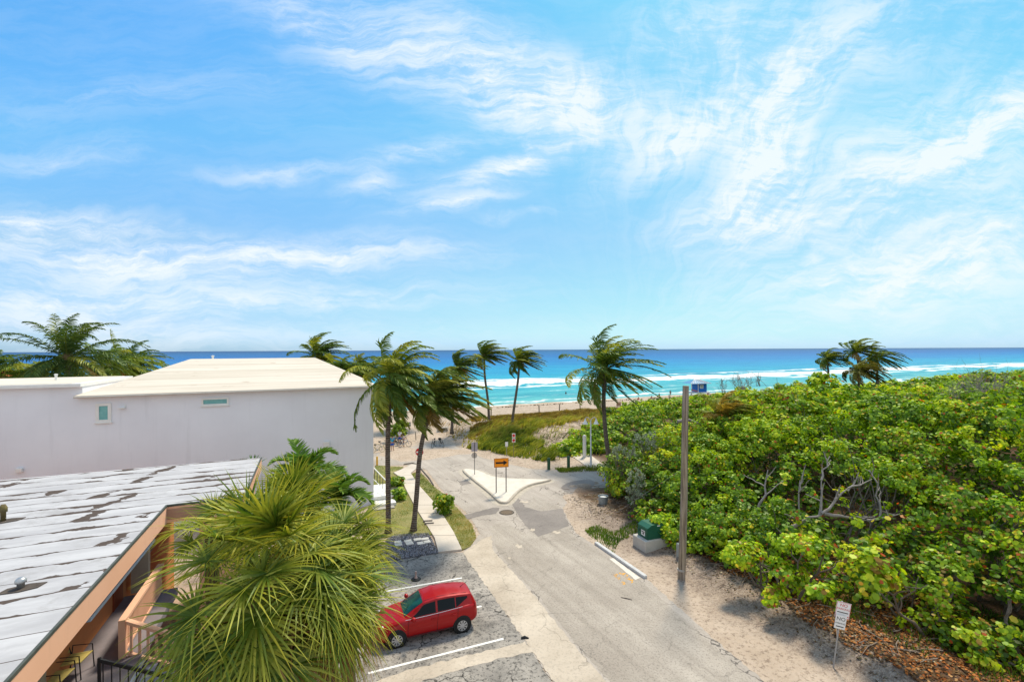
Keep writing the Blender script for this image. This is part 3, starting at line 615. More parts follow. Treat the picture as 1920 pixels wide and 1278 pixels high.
# ---- cabbage palms with fan leaves
def fan_leaf(rb, o, a, n_, L, rng, segs=34, col=(.07, .15, .02), tip=(.34, .36, .06), droop=.5, spread=145):
    a = norm(np.array(a)); s = norm(np.cross(a, n_)); n_ = np.cross(s, a)
    ph = np.linspace(-R(spread), R(spread), segs)+rng.normal(0, .02, segs)
    d = np.cos(ph)[:, None]*a+np.sin(ph)[:, None]*s+n_*(.28*np.abs(np.sin(ph))[:, None]+rng.normal(0, .05, (segs, 1)))
    d = norm(d); ln = L*(.72+.28*np.cos(ph*.5))*rng.uniform(.9, 1.1, segs)
    K = 6; tt = np.linspace(0, 1, K+1); dr = droop*rng.uniform(.6, 1.5, segs)
    pts = np.array(o)+d[:, None]*(ln[:, None]*tt[None])[:, :, None]
    pts[:, :, 2] -= (dr*ln)[:, None]*np.maximum(0, tt-.3)[None]**1.9*1.7
    side = norm(np.cross(d, n_+rng.normal(0, .35, (segs, 3)))); 
    w = np.array([.45, 1.0, 1.0, .8, .5, .26, .04])*.025*L/1.2
    Q = strip_quads(pts, side[:, None]*w[None, :, None])
    m = np.clip(tt[:-1][None]*.85+rng.normal(0, .18, (segs, 1)), 0, 1)[:, :, None]
    C = np.array(col)*(1-m)+np.array(tip)*m; C = C*rng.uniform(.7, 1.2, (segs, 1, 1))
    rb.quads(Q, C.reshape(-1, 3))
def sabal(label, base, top, seed, n=40, pet=1.25, L=1.2, group='cabbage palms by the motel', skirt=8, elmax=82, elmin=-38, wind=(.25, 0, 0)):
    rng = np.random.default_rng(seed); root = empty('cabbage_palm', base, 0, label, 'palm tree', group)
    b = Vector(base); tp = Vector(top)-b; mb = MB()
    pts = [Vector((0, 0, 0)), tp*.35+Vector((.1, .05, 0)), tp*.7, tp]
    mb.tube([Vector(p) for p in catmull([tuple(p) for p in pts], 4, False)], .19, 10); mb.build('trunk', pm('boot_trunk', (.17, .12, .075), (.08, .055, .035), 9, .95, bump=.6), root, True)
    rb = Ribbons(); dead = Ribbons(); st = Ribbons(); T = np.array(tp)
    for i in range(n+skirt):
        f = (i+.5)/n; az = i*2.39996+rng.normal(0, .15)
        dd = i >= n
        el = R(elmax-(elmax-elmin)*(f*(n+skirt)/n)**.9+rng.normal(0, 5)) if not dd else R(-62+rng.normal(0, 8))
        dirn = np.array([math.cos(az)*math.cos(el), math.sin(az)*math.cos(el), math.sin(el)])+np.array(wind)*.5; dirn = norm(dirn)
        ln = pet*rng.uniform(.8, 1.15)*(1 if not dd else .7)
        P = np.array([T+dirn*ln*t-np.array([0, 0, .28*ln*t*t*max(0, math.cos(el))]) for t in np.linspace(0, 1, 5)])
        a = norm(P[-1]-P[-2]); s = norm(np.cross(a, [0, 0, 1.0])); nn = np.cross(s, a)
        st.quads(strip_quads(P[None], (s*np.linspace(.035, .018, 5)[:, None])[None]), (.14, .18, .035) if not dd else (.20, .13, .06))
        a2 = norm(a+np.array([0, 0, -.30 if not dd else -.7]))
        if dd: fan_leaf(dead, P[-1], a2, nn, L*1.05, rng, 26, (.16, .085, .035), (.34, .20, .085), .8, 95)
        else:
            y = rng.random()**1.3; c = (.04+.06*y, .085+.06*y, .010); tipc = (.19+.34*y, .235+.215*y, .028+.03*y)
            fan_leaf(rb, P[-1], a2, nn, L*rng.uniform(.85, 1.12), rng, 40, c, tipc, .13+.22*f)
    rb.build('crown', M_frond, root); st.build('leaf_stalks', M_frond, root)
    if skirt: dead.build('dead_fronds', M_frond, root)
    return root
tA = atY(492, 1082, 9.1); sabal('nearest big cabbage palm with shaggy fan leaves beside the motel balcony', (tA.x, tA.y, 0), tA, 41, 46, 1.3, 1.15, skirt=26, elmin=-14)
tB = atY(618, 1105, 10.2); sabal('cabbage palm drooping over the nose of the red car', (tB.x, tB.y, 0), tB, 42, 30, .80, 1.05, skirt=14, elmin=-28)
tC = atY(548, 985, 14.3); sabal('upright cabbage palm behind the nearest one, at the end of the motel', (tC.x, tC.y, 0), tC, 43, 32, 1.2, 1.25, skirt=6, elmax=88)
tD = atY(645, 1010, 12.6); sabal('small cabbage palm with stiff fans right of the upright one', (tD.x, tD.y, 0), tD, 44, 16, .7, 1.15, skirt=4, elmax=70, wind=(.5, 0, 0))
tE = atY(440, 1265, 9.2); sabal('low young cabbage palm under the nearest big palm', (tE.x-.2, tE.y, 0), tE, 45, 18, .8, 1.1, skirt=0, elmax=60)
# ---- feather palms by the white wall
def feather(label, px, py, Y, seed, r=2.0, n=13, ground=0):
    top = atY(px, py, Y); rng = np.random.default_rng(seed); base = Vector((top.x, top.y, ground))
    root = empty('christmas_palm', base, 0, label, 'palm tree', 'feather palms by the white wall')
    mb = MB(); mb.tube([(0, 0, 0), (.03, 0, (top.z-ground)*.5), (0, 0, top.z-ground)], [.13, .10, .08], 10); mb.build('trunk', pm('ringed_grey_trunk', (.30, .27, .24), (.2, .18, .15), 6, .85), root, True)
    rb = Ribbons()
    for i in range(n):
        f = (i+.5)/n; az = i*2.4+rng.normal(0, .2); el = R(78-70*f)
        frond_quads(rb, np.array([0, 0, top.z-ground]), az, el, r*rng.uniform(.9, 1.1), np.array([.12, 0, 0]), 1.15, rng, 46, 1.5, .60, (.065, .15, .02), (.15, .24, .035), .05)
    rb.build('crown', M_frond, root); return root
feather('feather palm with arching fronds in front of the white wall', 572, 893, 20.5, 51, 2.0, 16)
feather('smaller feather palm drooping right of the arching one', 632, 935, 19.5, 52, 1.55, 13)
tF = atY(398, 992, 14.0); sabal('young cabbage palm half hidden left behind the nearest one, under the eave', (tF.x, tF.y, 0), tF, 46, 12, .8, .95, skirt=0, elmax=75)
def spiky(label, px, py, V, seed, h=1.0, n=26, z=0):
    p = onV(px, py, V); base = (p.x, p.y, p.z-h*.9); rng = np.random.default_rng(seed); rb = Ribbons()
    az = rng.uniform(0, 6.28, n); el = rng.uniform(.5, 1.5, n); d = np.stack([np.cos(az)*np.cos(el), np.sin(az)*np.cos(el), np.sin(el)], 1)
    tt = np.linspace(0, 1, 5); P = d[:, None]*(h*tt)[None, :, None]; P[:, :, 2] -= (.2*h*tt**2.5)[None]
    S = norm(np.cross(d, [0, 0, 1.0])); rb.quads(strip_quads(P, S[:, None]*(np.array([.6, 1, .8, .5, .05])*.05*h)[None, :, None]), (.05, .14, .03))
    st = empty('spiky_plant', base, 0, label, 'plant'); rb.build('leaves', M_frond, st)
    MB().tube([(0, 0, .05), (0, 0, -base[2])], .07, 8).build('stem', M_bark, st)
spiky('spiky plant tip showing over the far edge of the motel roof', 475, 847, 30, 61, 1.0)
spiky('tiny pale plant tip left of the spiky one over the roof edge', 453, 856, 31, 62, .7, 18)
# ---- sea grape thicket
CTRL = np.array([(22, 5, 4.2), (30, 6, 7.0), (24, 13, 6.2), (33, 14, 8.3), (25, 24, 5.4), (32, 24, 7.4), (32, 33, 5.8), (40, 25, 8.2), (48, 14, 8.6), (60, 25, 8.6), (80, 30, 8.6), (120, 40, 6.9), (87, 38, 4.8), (70, 32, 5.8), (73, 50, 6.3), (69, 57, 4.6), (65, 65, 2.4), (60, 67, 1.6), (38, 55, 2.6), (28, 47, 2.6), (45, 50, 3.6), (100, 60, 3.3), (150, 60, 4.6), (210, 62, 4.6), (140, 66, 3.6), (110, 66, 2.9), (82, 64, 2.6), (97, 45, 4.4), (50, 38, 5.6), (30, 40, 3.6)])
def edge_d(U, V):
    df = np.where(V < 27, U-19.6-2.0*(1-sstep(9.5, 17, V)), U-19.6-(V-27)*.72)
    front = np.minimum(df, 37.0-V+np.clip((U-32)*.8, 0, 8))
    back = np.minimum((U-(24.5+(V-44)*1.25))*.62, np.minimum(V-43.3, (71.5-V)+0*U))
    return np.maximum(front, back)
def canopy(U, V):
    U = np.asarray(U, float); V = np.asarray(V, float)
    w = 1/(((U[..., None]-CTRL[:, 0]))**2+(V[..., None]-CTRL[:, 1])**2+4)**2
    z = (w*CTRL[:, 2]).sum(-1)/w.sum(-1)
    d = edge_d(U, V); tau = np.where(V < 22, 3.2, 2.2)
    ramp = 1-np.exp(-np.maximum(d, 0)/tau)
    g = gz(U, V)
    bump = fbm(U, V, 6.0, 21)*2.4+fbm(U, V, 2.4, 22)*1.3
    return g+.1+np.maximum(z-.35-g-.35, .6)*ramp+bump*np.minimum(1, .3+d/5)
HOLES = [(np.array(atY(1580, 935, 24.0)), np.array([2.9, 5.6, 1.55])), (np.array(atY(1425, 900, 26.5)), np.array([1.1, 4.0, 1.5])), (np.array(atY(1790, 880, 25)), np.array([1.5, 4.0, .7])), (np.array(atY(1880, 1140, 18)), np.array([1.2, 3.0, .6])), (np.array(atY(1690, 1160, 17.5)), np.array([1.7, 1.6, .8])), (np.array(atY(1330, 925, 28)), np.array([.8, 1.2, 1.6]))]
def sample_clusters():
    rng = RNG; out = []
    def zone(u0, u1, v0, v1, dens, R0, ncl, cr, nl, lr):
        # domed clumps set into the canopy surface, each carrying leaf clusters on its upper skin
        n = int((u1-u0)*(v1-v0)*dens); U = rng.uniform(u0, u1, n); V = rng.uniform(v0, v1, n)
        X = U*CU-V*SU; Y = U*SU+V*CU; px = 960+FPX*X/np.maximum(Y, .1)
        k = (edge_d(U, V) > .1) & (Y > 7) & (px < 2080) & (px > 1020); U, V, X, Y = U[k], V[k], X[k], Y[k]; n = len(U)
        z = canopy(U, V); g = gz(U, V); rad = R0*rng.uniform(.6, 1.35, n)
        cz = np.maximum(z-rad*rng.uniform(.55, 1.1, n), g+.25)
        m = np.maximum(3, (ncl*(rad/R0)**2)).astype(int); ix = np.repeat(np.arange(n), m); N = len(ix)
        d = rng.normal(0, 1, (N, 3)); d[:, 2] = np.abs(d[:, 2])*.9-.25; d = norm(d)
        q = np.stack([X, Y, cz], 1)[ix]+d*(rad[ix]*rng.uniform(.75, 1.05, N))[:, None]*np.array([1, 1, .9])
        u_, v_ = to_uv((q[:, 0], q[:, 1])); q[:, 2] = np.maximum(q[:, 2], gz(u_, v_)+.2)
        tone = (rng.normal(0, .55, n)+fbm(U, V, 9, 31)*2.0)[ix]
        out.append(np.stack([q[:, 0], q[:, 1], q[:, 2], cr*rng.uniform(.7, 1.3, N), np.full(N, nl), np.full(N, lr), u_, v_, tone, d[:, 0], d[:, 1], d[:, 2]], 1))
        f = edge_d(U, V) < 4.2; m = f.sum()          # the flank: leaves all the way down
        for rep in range(7):
            u_ = U[f]+rng.normal(0, .6, m); v_ = V[f]+rng.normal(0, .6, m); k2 = edge_d(u_, v_) > 0
            gg = gz(u_, v_); zz = gg+.15+np.maximum(canopy(u_, v_)-gg-.15, .1)*rng.random(m)**.8
            out.append(np.stack([u_*CU-v_*SU, u_*SU+v_*CU, zz, np.full(m, cr), np.full(m, nl), np.full(m, lr), u_, v_, rng.normal(-.2, .5, m), np.zeros(m), np.full(m, -.6), np.full(m, .6)], 1)[k2])
    zone(19, 36, 2, 38, .50, 1.15, 16, .32, 31, .080)
    zone(36, 60, 4, 44, .34, 1.4, 14, .42, 22, .125)
    zone(24, 62, 43, 72, .42, 1.1, 10, .42, 20, .135)
    zone(60, 105, 10, 72, .26, 1.35, 9, .55, 18, .19)
    zone(105, 220, 20, 72, .13, 1.8, 8, .8, 18, .30)
    m = 2600; u_ = rng.uniform(19.6, 44, m); v_ = rng.uniform(3, 40, m); k2 = (edge_d(u_, v_) > .8) & (u_ > 0); u_, v_ = u_[k2], v_[k2]; m = len(u_)  # inner leaf layer, toned dark: the thicket's inner shade is in its colour
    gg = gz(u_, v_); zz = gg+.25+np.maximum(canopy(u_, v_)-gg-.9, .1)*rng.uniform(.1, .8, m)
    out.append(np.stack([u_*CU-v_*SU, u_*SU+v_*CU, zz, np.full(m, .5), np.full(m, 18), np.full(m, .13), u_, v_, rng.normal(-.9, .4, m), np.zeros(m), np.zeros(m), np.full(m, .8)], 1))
    C = np.concatenate(out)
    keep = np.ones(len(C), bool)
    for c, r in HOLES:
        dv = norm(c-np.array([0, 0, CAM_H])); sv = norm(np.cross(dv, [0, 0, 1.0])); tv = np.cross(sv, dv); q = C[:, :3]-c
        e = ((q@dv)/r[1])**2+((q@sv)/r[0])**2+((q@tv)/r[2])**2; keep &= ~((e < 1) & (RNG.random(len(C)) < .97))
    return C[keep]
PAL = np.array([(.022, .050, .004), (.060, .130, .006), (.135, .235, .008), (.27, .37, .010), (.46, .48, .025), (.30, .10, .02)])
def leaves_for(C, rng, six=True, bright=1.0):
    if C.shape[1] < 12: C = np.concatenate([C, rng.normal(.2, .4, (len(C), 1)), np.tile([[0, -.4, .7]], (len(C), 1))], 1)
    n = C[:, 4].astype(int); idx = np.repeat(np.arange(len(C)), n); N = len(idx)
    out_ = C[idx, 9:12]
    d = norm(rng.normal(0, 1, (N, 3))+out_*.8); rr = rng.uniform(.35, 1.0, N)**.6
    P = C[idx, :3]+d*(C[idx, 3]*rr)[:, None]*np.array([1.15, 1.15, .8])
    P[:, 2] = np.maximum(P[:, 2], .12)
    nrm_ = norm(d*.7+out_*.7+np.array([0, -.1, .55])+rng.normal(0, .5, (N, 3)))
    a = norm(np.cross(nrm_, rng.normal(0, 1, (N, 3)))); b = np.cross(nrm_, a)
    r = C[idx, 5]*rng.uniform(.65, 1.25, N)
    k = 6 if six else 4
    ang = np.arange(k)*2*np.pi/k+(0 if six else np.pi/4)
    ox = np.cos(ang)*1.0; oy = np.sin(ang)*.88
    V = P[:, None]+(a[:, None]*ox[None, :, None]+b[:, None]*oy[None, :, None])*r[:, None, None]
    V += nrm_[:, None]*((ox**2*.16)[None, :, None]*r[:, None, None])
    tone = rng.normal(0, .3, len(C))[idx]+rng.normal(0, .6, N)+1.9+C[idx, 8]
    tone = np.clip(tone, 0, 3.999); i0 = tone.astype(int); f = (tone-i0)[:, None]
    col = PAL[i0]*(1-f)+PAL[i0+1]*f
    red = rng.random(N) < .006*(1+2*(C[idx, 7] < 30)); col[red] = (.34, .06, .015)
    brn = (fbm(C[idx, 6], C[idx, 7], 5, 77) > .06) & (rng.random(N) < .13); col[brn] = np.array((.24, .14, .03))*rng.uniform(.5, 1.3, (brn.sum(), 1))
    yel = rng.random(N) < .025; col[yel] = (.50, .40, .04)
    return V.reshape(-1, 3), N, k, col*bright
CL = sample_clusters()
NAMED = [
 ('sea_grape_bush', 'bright sea grape branch with pale leaves hanging behind the green cabinet', 1240, 985, 27.6),
 ('sea_grape_bush', 'dark rounded sea grape shrub leaning over the street beyond the metal trash can', 1165, 865, 36.5),
 ('sea_grape_bush', 'sea grape bush just right of the wooden pole, above its foot', 1335, 985, 26.0),
 ('sea_grape_bush', 'sprawling sea grape bush with low yellow-green arms over the leaf litter', 1430, 1055, 21.5),
 ('sea_grape_tree', 'old sea grape tree showing bare twisted limbs in a dark hollow', 1580, 915, 23.5),
 ('sea_grape_bush', 'large-leaved sea grape bush directly behind the leaning parking sign', 1690, 1085, 18.5),
 ('sea_grape_bush', 'sea grape bush filling the lower right corner over the dead leaves', 1880, 1180, 16.0),
 ('sea_grape_bush', 'tall yellow-green sea grape bush at the right edge above the corner bush', 1850, 990, 20.5),
 ('sea_grape_bush', 'sea grape bush crowning the ridge under the windblown palms', 1545, 720, 62.0),
]
seeds = np.array([np.array(atY(a[2], a[3], a[4])) for a in NAMED])
dist = np.linalg.norm((CL[:, None, :3]-seeds[None])*np.array([1, 1, .8]), axis=2)
lim = np.array([1.5, 3.6, 2.6, 3.0, 4.2, 2.8, 2.8, 3.6, 3.2]); own = np.where((dist < lim).any(1), np.argmin(dist/lim, 1), -1)
# a low arm that reaches out over the litter, and sprigs by the cabinet
def extra(px, py, Y, rad, m, cr=.32, nl=38, lr=.084):
    c = np.array(atY(px, py, Y)); q = RNG.normal(0, 1, (m, 3)); q = norm(q)*RNG.random((m, 1))**.4*np.array(rad)+c
    U, V = to_uv((q[:, 0], q[:, 1])); q[:, 2] = np.maximum(q[:, 2], gz(U, V)+.35)
    return np.concatenate([q, np.full((m, 1), cr), np.full((m, 1), nl), np.full((m, 1), lr), U[:, None], V[:, None], RNG.normal(.5, .4, (m, 1)), norm(q-c)*.8+np.array([0, -.2, .4])], 1)
EX = {0: [extra(1238, 975, 27.2, (.6, .5, .35), 9), extra(1250, 1000, 26.8, (.3, .3, .4), 5, .33)], 2: [extra(1345, 1000, 25, (1.0, .8, .6), 10), extra(1395, 1025, 23.5, (.9, .7, .6), 12)],
      3: [extra(1400, 1040, 21.6, (1.1, .6, .5), 16), extra(1470, 1075, 20, (.9, .6, .45), 14), extra(1530, 1030, 19.5, (.7, .5, .4), 10), extra(1490, 1015, 20.5, (1.0, .5, .4), 14), extra(1540, 1110, 18.3, (.4, .3, .25), 5, .3, 24, .1), extra(1445, 1110, 19.8, (.6, .4, .4), 9)],
      8: [extra(1540, 715, 60, (1.8, 1.0, .9), 16, .6, 26, .2), extra(1537, 704, 60, (.7, .6, .6), 6, .45, 24, .18)], 5: [extra(1640, 1075, 17.5, (.8, .6, .7), 16, .4, 26, .125)],
      1: [extra(1150, 880, 37.5, (1.2, 1.2, 1.3), 20, .5), extra(1165, 925, 35.5, (.9, .8, .6), 12, .45)]}
def branch_mesh(mb, root, tip, r, rng, depth=2, wig=.25):
    root, tip = np.array(root, float), np.array(tip, float); L = np.linalg.norm(tip-root); m = 6
    P = [root+(tip-root)*t+np.array([rng.normal(0, wig), rng.normal(0, wig), rng.normal(0, wig*.6)])*math.sin(math.pi*t)*L*.22 for t in np.linspace(0, 1, m)]
    mb.tube(P, list(np.linspace(r, r*.35, m)), 6, False)
    if depth > 0:
        for k in range(rng.integers(2, 4)):
            i = rng.integers(2, m-1); q = P[i]+norm(rng.normal(0, 1, 3)+np.array([0, 0, .7])+norm(tip-root)*.6)*L*rng.uniform(.35, .6)
            branch_mesh(mb, P[i], q, r*.5, rng, depth-1, wig)
for i, (nm, lab, px, py, Y) in enumerate(NAMED):
    sel = CL[own == i]; rng = np.random.default_rng(100+i)
    if i in EX: sel = np.concatenate([sel]+EX[i])
    c = sel[:, :3].mean(0); U, V = to_uv(c); zb = float(gz(U, V)); base = Vector((c[0], c[1], zb))
    root = empty(nm, base, 0, lab, 'tree' if 'tree' in nm else 'bush', 'sea grapes along the street')
    Vv, N, k, colr = leaves_for(sel, rng, True, 1.15 if i in (0, 3, 7) else .8 if i == 1 else 1.0)
    np_mesh('crown', Vv-np.array(base), N, k, colr, M_leaf, root)
    mb = MB(); pick = sel[rng.choice(len(sel), min(len(sel), 16 if i == 4 else 9), replace=False), :3]-np.array(base)
    for q in pick: branch_mesh(mb, np.array([q[0]*.25+rng.normal(0, .3), q[1]*.25+rng.normal(0, .3), 0]), q*np.array([1, 1, .92]), .05+.03*rng.random(), rng, 1)
    if i == 4:
        lb = lambda x, y, Yy: np.array(atY(x, y, Yy))-np.array(base)
        for (a, b, r) in [((1480, 990, 21.2), (1545, 962, 21), .11), ((1545, 962, 21), (1625, 975, 20.6), .10), ((1625, 975, 20.6), (1690, 962, 20.4), .07), ((1537, 965, 21.1), (1540, 900, 21.4), .08), ((1540, 900, 21.4), (1556, 855, 21.8), .06), ((1540, 962, 21), (1590, 915, 21.2), .08), ((1590, 915, 21.2), (1635, 898, 21.3), .05), ((1650, 970, 20.6), (1645, 905, 21.0), .06), ((1645, 905, 21), (1630, 880, 21.4), .04), ((1590, 920, 21.5), (1610, 885, 21.8), .045), ((1420, 960, 23.5), (1440, 880, 24), .08), ((1500, 1010, 21.8), (1500, 900, 22.6), .07)]:
            m3 = MB(); branch_mesh(m3, lb(a[0], a[1], a[2]+2.1), lb(b[0], b[1], b[2]+2.1), r, rng, 1, .16); m3.build('limb', M_dead, root, True)
    mb.build('branches', M_bark, root, True)
rest = CL[own < 0]; rng = np.random.default_rng(5)
near = rest[rest[:, 5] < .2]; far = rest[rest[:, 5] >= .2]
th = empty('sea_grape_thicket', (0, 0, 0)); tag(th, 'unbroken sea grape thicket covering the dune on the right', None, None, 'stuff')
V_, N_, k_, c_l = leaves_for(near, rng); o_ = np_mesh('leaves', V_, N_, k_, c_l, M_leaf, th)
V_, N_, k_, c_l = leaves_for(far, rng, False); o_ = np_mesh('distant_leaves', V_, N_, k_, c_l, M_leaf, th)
mb = MB()
for q in near[rng.choice(len(near), 420, replace=False)]:
    g = float(gz(*to_uv(q[:2]))); branch_mesh(mb, (q[0]+rng.normal(0, .6), q[1]+rng.normal(0, .6), g), (q[0], q[1], max(q[2]-.05, g+.3)), .035+.03*rng.random(), rng, 1)
mb.build('branches', M_bark, th, True)
# dead branching shrubs
def dead_shrub(label, px, py, Y, h, w, seed, n=22, name='dead_shrub', r=.035):
    c = atY(px, py, Y); rng = np.random.default_rng(seed); root = empty(name, c, 0, label, 'dead shrub'); mb = MB()
    for i in range(n):
        a = rng.uniform(0, 6.28); e = rng.uniform(.35, 1.3)
        branch_mesh(mb, rng.normal(0, w*.22, 3)*np.array([1, 1, 0])+np.array([0, 0, -.7]), np.array([math.cos(a)*math.cos(e)*w, math.sin(a)*math.cos(e)*w, h*math.sin(e)]), r, rng, 2)
    mb.build('branches', M_dead, root, True); return root
dead_shrub('grey leafless shrub on the thicket ridge at the right', 1855, 742, 36, 1.9, 2.4, 71, 30, r=.022)
dead_shrub('bare grey branches left of the large leafless shrub', 1800, 748, 36, 1.4, 1.5, 72, 16, r=.02)
dead_shrub('dark bare bush in silhouette against the sea by the lifeguard hut', 1392, 722, 76, 1.6, 2.6, 73, 16, r=.05)
dead_shrub('lone bare twig left of the dark bare bush', 1357, 728, 76, 1.9, .7, 74, 5, r=.05)
dead_shrub('small bare twigs right of the dark bare bush', 1424, 716, 78, 1.7, .9, 75, 6, r=.05)
# silver-leaved shrubs
def silver(label, px, py, Y, rad, seed, m=60):
    c = np.array(atY(px, py, Y)); rng = np.random.default_rng(seed); U, V = to_uv(c); zb = float(gz(U, V)); base = np.array([c[0], c[1], zb])
    q = norm(rng.normal(0, 1, (m, 3)))*rng.random((m, 1))**.35*np.array(rad)+c; q[:, 2] = np.maximum(q[:, 2], zb+.2)
    rb = Ribbons()
    for p in q:
        k = 26; d = norm(rng.normal(0, 1, (k, 3))+np.array([0, -.2, .5])); L = rng.uniform(.10, .2, k); tt = np.linspace(0, 1, 3)
        P = p[None, None]+d[:, None]*(L[:, None]*tt[None])[:, :, None]-base; S = norm(np.cross(d, rng.normal(0, 1, (k, 3))))
        rb.quads(strip_quads(P, S[:, None]*(np.array([.5, 1, .2])*.028)[None, :, None]), np.array((.34, .40, .33))*rng.uniform(.6, 1.15, (k*2, 1)))
    root = empty('silver_shrub', base, 0, label, 'bush', 'silver-leaved shrubs'); rb.build('leaves', M_silver, root); mb = MB()
    for p in q[:12]: branch_mesh(mb, (rng.normal(0, .2), rng.normal(0, .2), 0), p-base, .03, rng, 1)
    mb.build('branches', M_bark, root, True)
silver('silver-leaved shrub right of the metal trash can', 1193, 912, 31.3, (.75, .6, 1.35), 81, 80)
silver('silver-leaved shrub at the foot of the big palm behind the lamp', 1175, 850, 35.6, (1.3, .7, .7), 82, 50)
silver('pale silver shrub farther up the thicket edge', 1212, 824, 34.5, (1.0, .7, .7), 83, 36)
# sidewalk shrubs
def shrub(label, px, py, w, h, seed, m=26, lr=.085, name='clipped_shrub', bright=.75):
    c = G(px, py); rng = np.random.default_rng(seed); b = np.array(c)
    q = norm(rng.normal(0, 1, (m, 3)))*rng.random((m, 1))**.4*np.array((w/2, w/2, h/2))+b+np.array([0, 0, h*.52]); U, V = to_uv((q[:, 0], q[:, 1]))
    C = np.concatenate([q, np.full((m, 1), .26), np.full((m, 1), 26), np.full((m, 1), lr), U[:, None], V[:, None]], 1)
    Vv, N, k, colr = leaves_for(C, rng, True, bright); root = empty(name, c, 0, label, 'bush', 'small shrubs along the sidewalk'); np_mesh('leaves', Vv-b, N, k, colr, M_leaf, root)
    mb = MB()
    for p in q[:8]: branch_mesh(mb, (rng.normal(0, .06), rng.normal(0, .06), 0), p-b, .02, rng, 0)
    mb.build('branches', M_bark, root, True)
shrub('round dark shrub on the verge between sidewalk and street', 833, 962, 1.5, 1.25, 91, 40)
shrub('low shrub beside the garden path and the white porch', 747, 937, 1.15, .8, 92, 24, bright=.95)
shrub('dark shrub beyond the garden path next to the porch railing', 740, 912, 1.5, .9, 93, 28)
shrub('tall dark bush by the people with bicycles', 742, 828, 2.2, 2.6, 94, 40, .12, 'beach_bush', .6)
shrub('dark leafy bush behind the man in white at the beach path', 753, 818, 1.8, 2.2, 95, 32, .12, 'beach_bush', .6)
# ---- grasses
def blades(name, U, V, h, w, lean, rng, cols, mat, label, parent=None, kind='stuff', K=4):
    n = len(U); X = U*CU-V*SU; Y = U*SU+V*CU; Z = gz(U, V)-.03
    az = rng.uniform(0, 6.28, n); d0 = np.stack([np.cos(az)*.35, np.sin(az)*.35, np.ones(n)], 1); ln = h*rng.uniform(.55, 1.25, n)*(np.clip(.85+fbm(U, V, 1.3, 91)*1.9, .35, 1.7) if h > .5 else 1)
    tt = np.linspace(0, 1, K); base = np.stack([X, Y, Z], 1)
    P = base[:, None]+norm(d0)[:, None]*(ln[:, None]*tt[None])[:, :, None]
    bend = np.array(lean)[None]*ln[:, None]*rng.uniform(.4, 1.3, (n, 1))
    P += bend[:, None]*(tt**2)[None, :, None]; P[:, :, 2] -= (ln*.35)[:, None]*(tt**2.5)[None]
    s = rng.uniform(0, 6.28, n); S = np.stack([np.cos(s), np.sin(s)*.5, np.zeros(n)], 1)
    ws = w*(np.array([1, .85, .55, .08]) if K == 4 else np.linspace(1, .1, K))
    Q = strip_quads(P, S[:, None]*ws[None, :, None])
    cols = np.array(cols); ci = np.clip((fbm(U, V, 7, 41)*1.4+fbm(U, V, .7, 42)*1.3+.5+rng.normal(0, .15, n))*len(cols), 0, len(cols)-1).astype(int)
    C = np.repeat(cols[ci]*rng.uniform(.7, 1.25, (n, 1)), K-1, 0)
    rb = Ribbons(); rb.quads(Q, C); o = rb.build(name, mat, parent)
    return tag(o, label, None, None, kind)
rng = np.random.default_rng(77)
n0 = 12500; U = np.repeat(rng.uniform(17, 66, n0), 14); V = np.repeat(rng.uniform(41.5, 73.5, n0), 14); n = len(U); U = U+rng.normal(0, .16, n); V = V+rng.normal(0, .16, n)
ledge = 22.8-np.clip((V-41.5)*.55, 0, 6)+fbm(V, V*0, 4, 9)*1.5
k = (U > ledge) & (V > 42.2+fbm(U, U*0, 3, 4)*1.0) & (V < 70.5+fbm(U, U*0, 3, 5)*3) & (edge_d(U, V) < 1.0)
X = U*CU-V*SU; Y = U*SU+V*CU; qx, qy = project(np.stack([X, Y, gz(U, V)], 1))
sandy = (((qx-1075)/58)**2+((qy-838)/26)**2 < 1) | (((qx-1045)/48)**2+((qy-815)/16)**2 < 1) | (((qx-1085)/30)**2+((qy-800)/10)**2 < 1) | ((qx > 1040) & (qy > 842) & (qx < 1150)) | (qx < 875+np.clip((845-qy)*.15, 0, 30))
k &= ~(sandy & (rng.random(n) < .95)) & (fbm(U, V, 3, 51)+rng.normal(0, .10, n) > -.13)
U, V = U[k], V[k]; far_ = sstep(48, 62, V)
kk = rng.random(len(U)) < far_
g1 = [(.05, .085, .010), (.11, .15, .014), (.21, .24, .022), (.31, .31, .035), (.42, .37, .08)]
g2 = [(.10, .065, .018), (.17, .11, .025), (.25, .16, .035), (.22, .18, .028), (.36, .24, .065)]
blades('dune_grass', U[~kk], V[~kk], 1.2, .048, (.75, .1, 0), rng, g1, M_grass, 'green windblown dune grass between the street and the beach')
blades('dry_dune_grass', U[kk], V[kk], .7, .055, (.6, .1, 0), rng, g2, M_grass, 'dry brownish dune grass along the crest above the beach')
def inpoly(qx, qy, poly):
    r = np.zeros(len(qx), bool); n = len(poly)
    for i in range(n):
        (x1, y1), (x2, y2) = poly[i], poly[(i+1) % n]
        if y1 == y2: continue
        c = ((y1 > qy) != (y2 > qy)) & (qx < (x2-x1)*(qy-y1)/(y2-y1)+x1); r ^= c
    return r
def lawn(name, poly, n, h, cols, label, w=.012, patch=-.12):
    P = [to_uv(G(x, y)) for x, y in poly]; us = [p[0] for p in P]; vs = [p[1] for p in P]
    U = rng.uniform(min(us), max(us), n); V = rng.uniform(min(vs), max(vs), n); k = inpoly(U, V, P) & (fbm(U, V, 1.3, 61)+rng.normal(0, .1, n) > patch)
    return blades(name, U[k], V[k], h*1.5, w*1.3, (.15, 0, 0), rng, cols, M_grass, label, K=3)
LG = [(.07, .11, .012), (.11, .16, .016), (.17, .20, .022), (.26, .23, .04), (.36, .28, .09)]
